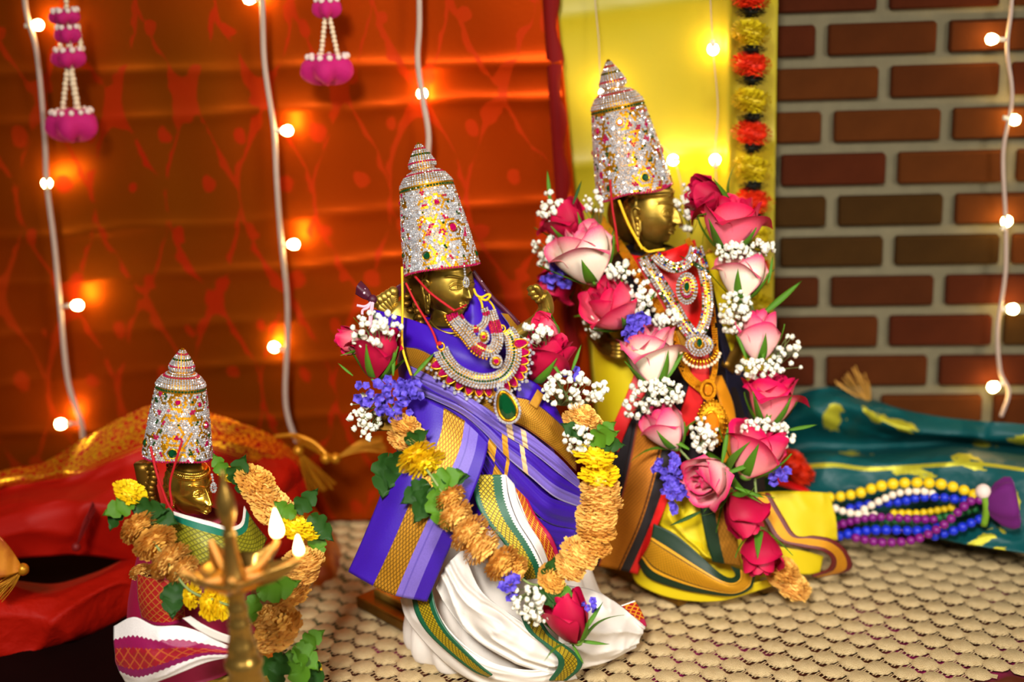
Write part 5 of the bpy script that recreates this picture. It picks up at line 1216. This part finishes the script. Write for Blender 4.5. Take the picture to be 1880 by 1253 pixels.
# ================================================================ the small seated statue
FH = Frame(345, 1236, 2)
SH = thing('statue', 'small seated brass statue in green and red cloth behind the oil lamp', 'statue', FH.base)
hm = MB(); hc = FH(346, 893, 1.2); hs_ = 46 * FH.scale(352, 893, 1.0); X, Y, Z = facing(FH, 40, -10, -2)
bright = M('bright_brass', (214, 168, 62), .24, .95, var=.2, vs_=60); head_mesh(hm, hc, X, Y, Z, hs_, 1.0); hm.build('head', bright, SH)
for sd in (-1, 1):
    q = MB(); ear(q, hc, X, Y, Z, hs_ * .8, sd); q.build('ear', bright, SH)
q = MB()
for k in range(11):
    for j in range(2): q.ball(FH(268 + 12 * j + 3 * math.sin(k), 858 + 9.5 * k, -1 + .5 * j), .0042, 9, 6)
q.tube(crs([FH(262, 850, -1.4), FH(272, 900, -1.4), FH(290, 970, -1.4)], 10), .008, 10); q.build('mane', brass_d, SH)
q = MB()
for k in range(6): stone(q, FH(389 + .8 * k, 872 + 5 * k, 3.4), CB, .0012)
for k in range(10):
    a = 2 * PI * k / 10; stone(q, FH(392 + 4.5 * math.cos(a), 896 + 8 * math.sin(a), 3.5), CB, .0012)
q.build('forehead_drop', stone_w, SH, smooth=False, kind='stuff')
m_mag = M('magenta_cloth', (150, 8, 60), .55, var=.2, vs_=30, sheen=.2)
b_mesh = band('red_gold_check', [(0, (176, 24, 24)), (.9, (150, 10, 70))], [(0, .9)], su=5, sv=6, line=.42, lc=(190, 110, 40), metal=.1)
loft('body_cloth', [(350, 955, 60, 3, 3, 0), (352, 1000, 96, 4.6, 4, 0), (350, 1080, 110, 6, 5, 0), (345, 1140, 112, 6.4, 5.4, 0), (345, 1190, 130, 6.6, 5.6, 0)], m_mag, SH, FH, wr=.002)
b_grb = band('green_gold_blouse', [(0, (238, 230, 220)), (.10, (6, 110, 84)), (.26, (150, 146, 24))], [(.26, 1)], su=6, sv=9, line=.36, dark=.45, metal=.25)
sheet('green_blouse', [[(300, 934, 3.4), (340, 946, 5.4), (385, 958, 6.4), (420, 968, 6.4), (442, 960, 5.4), (448, 930, 4)], [(306, 965, 4.4), (345, 985, 6.6), (385, 1000, 7.6), (425, 1005, 7.6), (458, 992, 6.4), (466, 960, 4.8)], [(320, 1010, 5.4), (350, 1030, 7.4), (390, 1045, 8.2), (430, 1045, 8.2), (470, 1025, 6.8), (490, 990, 5)]], b_grb, SH, FH, nu=50, nv=24, wr=.0015)
sheet('red_check_cloth', [[(252, 1055, 6.0), (270, 1062, 7.4), (300, 1065, 8.4), (335, 1062, 8.8)], [(254, 1100, 6.4), (272, 1110, 7.8), (302, 1114, 8.8), (338, 1108, 9.2)], [(262, 1140, 6.4), (280, 1148, 7.8), (306, 1150, 8.8), (340, 1142, 9.2)]], b_mesh, SH, FH, nu=30, nv=24, wr=.0015)
b_wm = band('white_magenta_border', [(0, (238, 230, 226)), (.24, (150, 6, 80)), (.38, (168, 14, 40)), (.62, (136, 4, 84)), (.74, (238, 230, 226))], [(.38, .62)], su=4, sv=6, line=.42, lc=(196, 90, 40), teeth=(18, .03), metal=.1)
sheet('white_magenta_drape', [[(210, 1150, 7.0), (245, 1134, 8.6), (285, 1150, 9.8), (330, 1150, 10.4), (375, 1164, 10.6), (425, 1190, 10.2)],
                              [(210, 1185, 7.6), (245, 1182, 9.2), (285, 1186, 10.6), (330, 1184, 11), (375, 1188, 11), (425, 1196, 10.6)],
                              [(216, 1225, 7.4), (250, 1236, 9.2), (290, 1226, 10.6), (330, 1212, 11), (375, 1200, 11), (425, 1200, 10.6)],
                              [(230, 1252, 6.8), (258, 1262, 8.6), (300, 1248, 10), (340, 1232, 10.6), (380, 1216, 10.6), (425, 1206, 10.4)]], b_wm, SH, FH, nu=60, nv=40, wr=.0015, ridge=(.0015, 1.4))
sheet('white_edge_fold', [[(335, 1136, 9.8), (365, 1158, 10.6), (400, 1176, 10.8), (440, 1186, 10.4)], [(350, 1132, 9.8), (378, 1150, 10.8), (410, 1164, 10.8), (445, 1174, 10.4)]], m_white, SH, FH, nu=24, nv=6)
q = MB(); q.box(T(360, 1262) + Vector((.01, .035, .012)), .12, .11, .02); q.build('base_plate', brass, SH, smooth=False, bevel=.004)
cr_h, cpt, cL = crown('crown', 'smallest rhinestone crown, worn by the seated statue at the left', FH, (326, 836), (332, 709), (332, 640), 63, 44, 1.6, 1.2, 1.0,
      [(-.15, .84, 5, 'r'), (-.22, .14, 8, 'e'), (-1.35, .2, 7, 'e'), (.95, .5, 6.5, 'r'), (.7, .8, 4, 'r'), (1.5, .05, 5, 'r'), (2.6, .4, 6, 'e'), (-2.6, .4, 6, 'r')], seed=21, flaps=3)
cord('tie_string', FH, [(276, 820, 3.4), (288, 870, 4.0), (302, 910, 4.0), (318, 945, 4.4)], .0013, thread_r, cr_h)
cord('tie_string', FH, [(334, 812, 5.2), (322, 850, 5.0), (312, 890, 4.6), (316, 930, 4.6)], .0011, thread_r, cr_h)
gh = thing('flower_garland', 'garland of dried and yellow chrysanthemums around the small seated statue', 'garland', FH(380, 1100, 10))
cord('garland_thread', FH, [(235, 920, 4), (262, 968, 7), (300, 1020, 9), (345, 1082, 11), (400, 1105, 11.5), (470, 1130, 11.5), (510, 1150, 11), (545, 1060, 10), (545, 980, 8), (500, 930, 6.5), (465, 885, 5), (420, 860, 3)], .0012, gstem, gh)
for (x, y, z, s, a) in ((258, 968, 6.4, 84, -50), (284, 996, 7.4, 86, -50), (312, 1030, 8.6, 88, -45), (336, 1048, 9.4, 70, -40), (258, 1050, 5.4, 44, -60), (276, 1074, 6.2, 46, -50), (298, 1092, 7.2, 42, -40),
                       (468, 884, 5.2, 80, 60), (482, 908, 5.8, 86, 60), (502, 934, 6.6, 90, 60), (520, 958, 7.0, 70, 60), (556, 1030, 9.4, 80, 95), (548, 1056, 9.8, 78, 100), (532, 1090, 10.6, 82, 110), (512, 1150, 12, 92, 110), (504, 1172, 12.2, 84, 100), (488, 1132, 11.6, 56, 110)):
    mum(gh, FH, x, y, z, s, a, 'dry', tilt=rnd.uniform(10, 30), flat=.7)
for (x, y, z, s, a) in ((238, 904, 5.4, 60, 60), (540, 968, 8.8, 66, 70), (562, 975, 8.4, 52, 70), (352, 1094, 10.6, 46, 0), (388, 1106, 11.2, 64, 0), (410, 1112, 11.2, 52, 0), (420, 872, 3.6, 40, 60), (205 + 370, 1236, 11, 46, 0)):
    mum(gh, FH, x, y, z, s, a, 'yellow', tilt=25, flat=.55)
for (x, y, z, s, a, mm) in ((240, 925, 6.2, 56, 200, 0), (252, 930, 6.2, 60, -10, 1), (222, 935, 6.0, 46, -120, 1), (280, 940, 6.0, 60, -20, 1), (430, 880, 4.6, 56, 60, 1), (412, 868, 4.0, 42, 120, 0), (440, 870, 4.6, 50, -70, 1), (545, 935, 8.0, 56, 40, 1), (540, 945, 8.4, 46, 150, 0), (575, 950, 8.0, 60, -50, 1), (580, 985, 8, 50, -80, 0),
                          (325, 1075, 10, 60, -100, 1), (315, 1080, 9.6, 60, -80, 1), (480, 1085, 11.6, 76, 10, 0), (470, 1100, 11.4, 60, -110, 0), (545, 1190, 12.4, 60, -40, 0), (520, 1205, 12.6, 70, -110, 1), (540, 1200, 12.6, 76, -70, 0), (560, 1185, 12, 50, 40, 0), (500, 1215, 12.4, 60, 200, 1), (565, 1215, 12, 60, -60, 1)):
    leaf(gh, FH, x, y, z, s, a, mm, tilt=rnd.uniform(5, 35), roll=rnd.uniform(-30, 30))
# ================================================================ brass oil lamp in front
FL = Frame(450, 1500, 0)
LP = thing('oil_lamp', 'standing brass oil lamp with two lit wicks at the lower left', 'oil lamp', FL.base)
lb = M('lamp_brass', (176, 138, 66), .3, .9, var=.2, vs_=60)
sl = FL.scale(430, 1060, 0); top = FL(426, 858, 0); hgt = top.z
def zy(y): return FL(430, y, 0).z
axp = FL(430, 1062, 0); AX = Vector((axp.x, axp.y, 0))
def turn(prof, name, n=40):
    q = MB(); q.lathe([(max(r, .05) * sl, zy(y)) for r, y in prof], n, Matrix.Translation(AX)); return q.build(name, lb, LP)
turn([(.1, 858), (3, 864), (5, 872), (6, 882), (9, 892), (15, 908), (18, 925), (17, 942), (12, 958), (9, 968), (10, 976), (13, 980), (11, 986), (12, 1000), (14, 1015), (17, 1035), (21, 1052), (25, 1062), (25, 1070)], 'finial')
turn([(24, 1074), (18, 1090), (16, 1100), (17, 1112), (20, 1118), (18, 1124), (19, 1140), (23, 1146), (21, 1152), (22, 1170), (25, 1182), (29, 1190), (27, 1198), (32, 1208), (37, 1215), (36, 1224), (31, 1232), (33, 1250), (38, 1262), (36, 1275), (45, 1300), (60, 1340), (90, 1370), (118, 1385), (122, 1396), (.1, 1398)], 'stem')
q = MB(); g = []; zb = zy(1076)
NB_ = 5
fl1, fl2 = T(550, 1024, zb + .021), T(510, 992, zb + .021)
def bang(p): return math.degrees(math.atan2(p.y - AX.y, p.x - AX.x))
ba = [bang(fl1), bang(fl2)]; ba += [ba[1] + (360 - (ba[1] - ba[0])) * k / 4 for k in (1, 2, 3)]; br = [(p - AX).xy.length for p in (fl1, fl2)] + [100 * sl, 92 * sl, 84 * sl]
for (f, dz) in ((.12, 0), (.35, .001), (.6, .003), (.8, .007), (.95, .012), (1.0, .0145), (1.02, .0135), (.95, .010), (.8, .005), (.6, .0005), (.35, -.002), (.12, -.003)):
    row = []
    for i in range(120):
        a = 2 * PI * i / 120; 
        beak, r = 0, 66 * sl
        for b_, r_ in zip(ba, br):
            dd = abs((math.degrees(a) - b_ + 180) % 360 - 180); e = math.exp(-(dd / 10) ** 2); beak = max(beak, e); r = max(r, 66 * sl + (r_ + 4 * sl - 66 * sl) * e)
        row.append(AX + Vector((math.cos(a) * r * f, math.sin(a) * r * f, zb + dz + .006 * beak * f * f)))
    g.append(row)
q.grid(g, closed=True); q.build('oil_bowl', lb, LP)
q = MB(); q.grid([[AX + Vector((math.cos(2 * PI * i / 60) * r * sl, math.sin(2 * PI * i / 60) * r * sl, zb + .0055)) for i in range(60)] for r in (20, 45, 58)], closed=True)
q.build('lamp_oil', M('lamp_oil', (196, 120, 20), .08, 0, coat=1, spec=.8), LP)
wick = M('cotton_wick', (206, 140, 60), .6); flm = NT('flame'); u, v = flm.uvxy()
flm.set(Base_Color=(0, 0, 0, 1), Emission_Color=flm.ramp(v, [(0, (1, .35, .06)), (.35, (1, .72, .3)), (1, (1, .82, .45))])); flm.b.inputs['Emission Strength'].default_value = 26; flm = flm.m
for a_, r_, lit, fh in zip(ba, br, (1, 1, 0, 0, 0), (40, 60, 0, 0, 0)):
    a = math.radians(a_); d = Vector((math.cos(a), math.sin(a), 0)); tip = AX + d * r_ + Vector((0, 0, zb + .021))
    q = MB(); q.tube(crs([AX + d * 24 * sl + Vector((0, 0, zb + .007)), AX + d * 60 * sl + Vector((0, 0, zb + .008)), AX + d * r_ * .9 + Vector((0, 0, zb + .017)), tip], 16), .0026, 8); wo = q.build('wick', wick, LP)
    if lit:
        q = MB(); h_ = fh * sl; prof = [(.02, 0), (.16, .06), (.21, .16), (.215, .28), (.18, .45), (.12, .65), (.06, .84), (.004, 1)]
        q.grid([[tip + Vector((r * h_ * math.cos(2 * PI * i / 16), r * h_ * math.sin(2 * PI * i / 16), .002 + z * h_)) for i in range(16)] for r, z in prof], [[(i / 16, z) for i in range(16)] for r, z in prof], closed=True)
        q.build('flame', flm, LP)
# ================================================================ red silk saree heaped at the left
FR = Frame(300, 1085, 0)
RS = thing('red_saree', 'red silk saree with gold border heaped behind the small statue', 'saree', FR.base)
t = NT('red_saree_silk'); u, v = t.uvxy()
nz = t.noise(30, 3); sw = t.n('ShaderNodeCombineXYZ'); t.l(t.math('MULTIPLY', u, 1.0), sw.inputs[0]); t.l(v, sw.inputs[1])
n1 = t.noise(9, 2, sw.outputs[0]); n2 = t.noise(26, 2, sw.outputs[0])
mot = t.math('ABSOLUTE', t.math('SUBTRACT', n1, .5)); swirl = t.math('GREATER_THAN', t.math('SINE', t.math('MULTIPLY', t.math('ADD', n1, t.math('MULTIPLY', n2, .25)), 58)), -.1)
inb = t.math('LESS_THAN', v, .30); dots = t.math('MULTIPLY', t.math('GREATER_THAN', t.math('SINE', t.math('MULTIPLY', v, 240)), .6), t.math('LESS_THAN', t.math('ABSOLUTE', t.math('SUBTRACT', v, .325)), .02))
gm = t.math('MINIMUM', t.math('ADD', t.math('MULTIPLY', inb, swirl), dots), 1)
t.set(Base_Color=t.mix(gm, lin((164, 14, 0)), lin((230, 164, 24))), Metallic=t.math('MULTIPLY', gm, .7), Roughness=t.math('MULTIPLY_ADD', gm, -.22, .6), Specular_IOR_Level=.2); t.bump(t.math('ADD', gm, t.math('MULTIPLY', t.noise(900, 1), .4)), .4, .0008); m_sar = t.m
m_rsilk = M('plain_red_silk', (168, 16, 0), .62, var=.12, vs_=8, spec=.2, bump=.6, bs=45, bd=.006)
sheet('bordered_drape', [[(-90, 905, -7), (0, 866, -6), (80, 850, -6), (150, 808, -5), (220, 768, -4), (290, 742, -3), (360, 752, -3), (430, 772, -3), (500, 800, -4), (548, 836, -5)],
                         [(-90, 930, -5), (0, 888, -4), (80, 874, -4), (150, 846, -3), (220, 808, -2), (290, 785, -1), (360, 792, -1), (430, 812, -1), (505, 838, -2), (556, 862, -4)],
                         [(-90, 955, -5), (0, 905, -5), (80, 888, -4), (150, 878, -2), (225, 852, 0), (295, 830, 1), (365, 836, 1), (435, 856, 1), (512, 872, 0), (560, 885, -2)],
                         [(-90, 965, -2), (0, 932, -1), (80, 914, 0), (150, 905, 1), (225, 890, 2), (295, 885, 3), (365, 890, 3), (435, 900, 3), (515, 905, 2), (566, 915, -1)],
                         [(-90, 1000, 1), (0, 970, 2), (80, 950, 3), (150, 945, 4), (225, 950, 4), (295, 950, 4), (370, 960, 4), (440, 965, 4), (520, 960, 3), (575, 955, 0)],
                         [(-90, 1040, 2), (0, 1030, 2), (80, 1022, 2), (150, 1020, 2), (225, 1030, 2), (295, 1040, 2), (370, 1050, 2), (445, 1040, 3), (525, 1020, 3), (585, 1000, 1)]], m_sar, RS, FR, nu=90, nv=70, wr=.003, wf=14, ridge=(.004, 3.0), seed=3, un=False, crease=.010, cf=9)
sheet('front_fold', [[(-90, 1055, 3), (0, 1062, 3), (90, 1075, 3), (170, 1055, 3), (240, 1025, 2), (290, 1030, 1)],
                     [(-90, 1080, 8), (0, 1092, 8), (90, 1098, 8), (170, 1075, 7.5), (235, 1050, 6), (290, 1050, 3)],
                     [(-90, 1150, 10), (0, 1145, 10), (90, 1130, 10), (170, 1105, 9), (235, 1085, 7), (290, 1090, 4)],
                     [(-90, 1236, 10), (0, 1218, 10), (90, 1188, 9.5), (170, 1160, 8.5), (240, 1135, 6), (290, 1130, 3)],
                     [(-90, 1225, 6), (0, 1212, 6), (90, 1190, 5), (170, 1165, 4), (240, 1140, 2), (290, 1135, 0)]], m_rsilk, RS, FR, nu=60, nv=40, wr=.004, wf=12, seed=7, ridge=(.007, 2.6), crease=.012, cf=9)
sheet('side_fold', [[(500, 830, -3), (545, 850, -3), (560, 890, -3), (556, 940, -3), (560, 1010, -3)], [(470, 850, 0), (525, 870, .5), (535, 910, .5), (530, 955, 0), (535, 1030, 0)], [(440, 880, 2), (500, 905, 3), (505, 940, 3), (500, 990, 3), (505, 1060, 3)]], m_rsilk, RS, FR, wr=.003, crease=.006, cf=14)
m_tis = NT('gold_tissue'); nz = m_tis.noise(40, 3); m_tis.set(Base_Color=m_tis.ramp(nz, [(.4, lin((160, 66, 8))), (.6, lin((210, 130, 26)))]), Roughness=.4, Metallic=.4); m_tis = m_tis.m
sheet('gold_tissue_end', [[(545, 900, -3), (590, 950, -3), (624, 1010, -2), (634, 1060, 0), (600, 1120, 3), (556, 1150, 5)], [(540, 930, 1), (572, 975, 2), (600, 1025, 3), (610, 1065, 4), (585, 1110, 5), (550, 1140, 6)], [(520, 960, 2), (545, 1000, 3), (565, 1040, 4), (575, 1070, 5), (560, 1105, 6), (535, 1130, 6)]], m_tis, RS, FR, nu=50, nv=30, wr=.003, wf=26, crease=.006, cf=16)
m_dark = M('shade_maroon', (20, 3, 2), .9, spec=.05, var=.3, vs_=20)
q = MB(); g = [[T(x, y) + Vector((0, 0, .006 + .012 * max(0, noise.noise(T(x, y) * 14)))) for x in range(-150, 330, 20)] for y in range(985, 1330, 12)]; q.grid(g); q.build('shade_sheet', m_dark, RS, thick=.001)  # dark sheet added to stand for the unlit black under the folds
def tassel(par, fr, knot, end, spread, n, r0, mat, z=0, sag=0):
    k0 = fr(*knot, z); q = MB(); q.ball(k0, r0 * 3.2, 10, 8); 
    q.build('tassel_knot', mat, par); s_ = MB()
    for k in range(n):
        a = rnd.uniform(-1, 1); b = rnd.uniform(-1, 1); e = fr(end[0] + spread[0] * a, end[1] + spread[1] * a + 6 * b, z + 1.0 * b)
        m_ = k0.lerp(e, .5) + CR * (rnd.uniform(-1, 1) * .002) + Vector((0, 0, sag + rnd.uniform(-1, 1) * .002))
        s_.tube(crs([k0, m_, e], 7), r0 * .22, 4, caps=False)
    s_.build('tassel_strands', mat, par, kind='stuff')
cord('tassel_cord', FR, [(505, 802, -3), (540, 800, -2), (575, 812, -1), (600, 835, 0), (614, 842, 0)], .0024, thread_g, RS)
tassel(RS, FR, (548, 828), (592, 900), (26, -8), 46, .0018, thread_g, 0); tassel(RS, FR, (598, 842), (545, 808), (10, 8), 36, .0018, thread_g, 0, .003); tassel(RS, FR, (616, 842), (706, 818), (6, 12), 46, .0018, thread_g, 0, .006)
sheet('gold_corner', [[(-40, 960, 10), (0, 985, 11), (26, 1018, 11), (40, 1042, 11)], [(-40, 1060, 12), (0, 1062, 12), (24, 1055, 11.6), (42, 1048, 11.2)]], m_tis, RS, FR, wr=.002); tassel(RS, FR, (42, 1046), (-6, 1090), (10, 14), 40, .0018, thread_g, 11)
tassel(RS, FR, (140, 1005), (172, 930), (4, 6), 20, .0014, M('dark_red_thread', (120, 10, 8), .6), 5)
# ================================================================ teal silk at the right
FC = Frame(1650, 985, 0)
t = NT('teal_silk'); u, v = t.uvxy()
sw = t.n('ShaderNodeCombineXYZ'); t.l(u, sw.inputs[0]); t.l(v, sw.inputs[1])
vo = t.n('ShaderNodeTexVoronoi'); vo.inputs['Scale'].default_value = 5.5; t.l(sw.outputs[0], vo.inputs['Vector'])
wn = t.math('ADD', vo.outputs['Distance'], t.math('MULTIPLY', t.math('SUBTRACT', t.noise(40, 2, sw.outputs[0]), .5), .25))
mot = t.math('MULTIPLY', t.math('LESS_THAN', wn, .30), t.math('GREATER_THAN', t.noise(14, 2, sw.outputs[0]), .42))
line = t.math('LESS_THAN', t.math('ABSOLUTE', t.math('SUBTRACT', v, .56)), .012)
gm = t.math('MINIMUM', t.math('ADD', mot, line), 1)
t.set(Base_Color=t.mix(gm, lin((0, 70, 72)), lin((178, 172, 44))), Roughness=t.math('MULTIPLY_ADD', gm, .0, .5), Metallic=t.math('MULTIPLY', gm, .4), Specular_IOR_Level=.3); t.bump(t.noise(40, 3), .6, .006)
TC = thing('teal_saree', 'teal silk saree with gold motifs heaped below the brick wall', 'saree', FC.base)
sheet('teal_drape', [[(1385, 770, -6), (1490, 716, -6), (1560, 720, -6), (1640, 748, -6), (1740, 768, -5), (1860, 778, -4), (1980, 790, -3)],
                     [(1385, 800, -4), (1500, 752, -3), (1570, 752, -2), (1650, 785, -2), (1740, 798, -3), (1860, 806, -3), (1980, 815, -3)],
                     [(1385, 840, -4), (1500, 822, -5), (1580, 822, -6), (1680, 818, -6), (1780, 815, -6), (1880, 828, -6), (1980, 840, -5)],
                     [(1390, 865, -2), (1500, 838, 1), (1580, 846, 2), (1660, 845, 2), (1760, 835, 2), (1880, 848, 2), (1980, 850, 3)],
                     [(1395, 900, 0), (1520, 892, 4), (1620, 896, 4), (1720, 885, 4), (1820, 890, 5), (1900, 900, 5), (1980, 910, 6)],
                     [(1400, 940, 1), (1520, 940, 4), (1620, 940, 4), (1720, 940, 4), (1820, 960, 6), (1900, 985, 7), (1980, 1000, 8)],
                     [(1405, 960, 2), (1520, 962, 4), (1620, 965, 4), (1700, 985, 6), (1780, 1000, 8), (1880, 1016, 9), (1980, 1030, 10)]], t.m, TC, FC, nu=110, nv=90, wr=.004, wf=11, seed=9, crease=.011, cf=10)
q = MB()
for k in range(26):
    a = rnd.uniform(-1, 1); b = FC(1592 + 8 * a, 735, -5); e = FC(1566 + 34 * a + rnd.uniform(-6, 6), 668 + 30 * abs(a) + rnd.uniform(0, 20), -5 + rnd.uniform(-1, 1)); q.tube(crs([b, b.lerp(e, .5) + CR * .002 * a, e], 6), .0007, 4, caps=False)
q.build('fringe_strands', M('straw_thread', (190, 140, 60), .5, .3), TC, kind='stuff')
# ================================================================ wooden bead strings
BD = thing('bead_garland', 'bundle of yellow, white, blue and purple bead strings on the teal silk', 'bead garland', FC(1660, 960, 8))
bc = {'y': M('yellow_bead', (222, 188, 6), .5, var=.1, vs_=40), 'w': M('white_bead', (226, 212, 190), .5), 'b': M('blue_bead', (10, 40, 190), .45), 'p': M('purple_bead', (116, 8, 110), .45), 'g': M('green_bead', (10, 92, 40), .5)}
bme = {}
for k_, mt in bc.items():
    q = MB(); q.lathe([(.18, -.95), (.55, -.85), (.88, -.48), (1, 0), (.88, .48), (.55, .85), (.18, .95)], 14); bme[k_] = q.mesh('bead', mt)
def strand(k_, pts_, size):
    path = crs([FC(*p) for p in pts_], 160); s_ = FC.scale(1650, 930, 8)
    q = MB(); q.tube(path[::4], .0008, 5); st = q.build('bead_string', thread_g, BD)
    acc = size * s_; last = path[0]
    for a, b in zip(path, path[1:]):
        acc += (b - a).length
        if acc >= size * s_ * .93: acc = 0; place('bead', bme[k_], st, b, basis(b - a), size * .5 * s_ * rnd.uniform(.94, 1.04))
strand('y', [(1500, 916, 7), (1545, 912, 7.4), (1580, 905, 7.8), (1612, 894, 8), (1650, 888, 8), (1690, 887, 8), (1730, 890, 8), (1768, 900, 8), (1800, 914, 8)], 21)
strand('w', [(1520, 928, 8), (1550, 940, 8.4), (1590, 946, 8.6), (1618, 946, 8.4)], 15); strand('w', [(1586, 936, 8.2), (1620, 918, 8), (1650, 906, 8), (1690, 902, 8), (1720, 908, 7.6)], 15)
strand('b', [(1560, 934, 7), (1600, 926, 7), (1650, 922, 7.4), (1690, 914, 7.8), (1730, 914, 8), (1775, 920, 8)], 18)
strand('y', [(1640, 942, 6), (1690, 942, 6.2), (1730, 936, 6.6), (1756, 930, 7)], 14); strand('g', [(1535, 950, 6.4), (1600, 962, 6), (1700, 955, 6.4), (1800, 934, 7.6)], 14)
strand('p', [(1535, 966, 8), (1580, 954, 9), (1620, 950, 9.4), (1670, 953, 9.2), (1722, 955, 9)], 16)
strand('b', [(1540, 985, 8.6), (1590, 975, 9.4), (1640, 974, 9.8), (1690, 975, 9.8), (1730, 968, 9.4)], 19); strand('b', [(1715, 985, 9.2), (1750, 975, 9), (1785, 960, 8.6), (1806, 950, 8)], 18)
strand('p', [(1570, 988, 9.6), (1610, 996, 10.4), (1650, 996, 10.8), (1690, 988, 11), (1730, 966, 10.6), (1760, 940, 9.8), (1780, 922, 9), (1802, 918, 8.4)], 17)
q = MB(); q.tube(crs([FC(1806, 905, 8.6), FC(1811, 935, 8.8), FC(1806, 965, 8.6)], 10), .0035, 10); q.build('green_tie', M('green_ribbon', (110, 150, 30), .5), BD)
q = MB(); q.ball(FC(1805, 903, 8.4), .0075, 12, 8); q.build('cotton_end', pwhite, BD)
q = MB(); c = FC(1808, 930, 8.6); e = FC(1868, 922, 8.4); ax = (e - c).normalized(); R_ = basis(ax, CB); g = []
for r, z in ((.004, 0), (.012, .005), (.020, .013), (.024, .022), (.023, .028), (.018, .030), (.006, .025)):
    g.append([c + R_ @ Vector((r * .62 * math.cos(2 * PI * i / 36) * (1 + .08 * math.sin(6 * 2 * PI * i / 36)), r * math.sin(2 * PI * i / 36) * (1 + .08 * math.sin(6 * 2 * PI * i / 36)), z)) for i in range(36)])
q.grid(g, closed=True); q.build('felt_cup', M('purple_felt', (92, 8, 96), .85, sheen=.4, var=.2, vs_=80), BD)
# ================================================================ marigold string on the yellow cloth
class WF:
    def __call__(s, px, py, z=0): return WP(px, py, .075 + z / 100)
    def scale(s, px, py, z=0): return (WP(px, py, .075 + z / 100) - CAM).dot(-CB) / F
FW = WF()
HG = thing('marigold_string', 'string of orange and yellow flower balls hanging on the yellow backdrop', 'garland', WP(1380, 500, .05))
q = MB(); q.tube([WP(1380, -120, .075), WP(1378, 250, .075), WP(1390, 620, .075)], .0012, 5); q.build('string', thread_g, HG)
for y in range(-65, 640, 125):
    for (dy, k_, s) in ((0, 'ball', 66), (60, 'orange', 66)):
        for dx in (-1, 1):
            o = mum(HG, FW, 1378 + dx * 6 + (y + dy) * .012, y + dy + dx * 3, 0, s, 90, k_, 5, .8); o.name = 'flower_ball'
    for dy in (32, 88):
        o = mum(HG, FW, 1379 + y * .012, y + dy, .4, 58, 90, 'black', 5, .42); o.name = 'dark_leaf_tuft'
# a loose orange and red blossom lying behind the tall statue
LB = thing('loose_blossom', 'loose orange and red blossom lying between the roses and the teal silk', 'flower', FC(1462, 880, 2))
for (x, y, s, k_) in ((1455, 850, 60, 'orange'), (1470, 868, 56, 'orange')): mum(LB, FC, x, y, 3.6, s, 60, k_, 20)
sheet('red_petal', [[(1420, 870, 3.6), (1450, 882, 4.2), (1485, 900, 4.2)], [(1425, 890, 4.4), (1452, 898, 5), (1490, 908, 4.8)]], m_red, LB, FC, nu=16, nv=8, wr=.003)
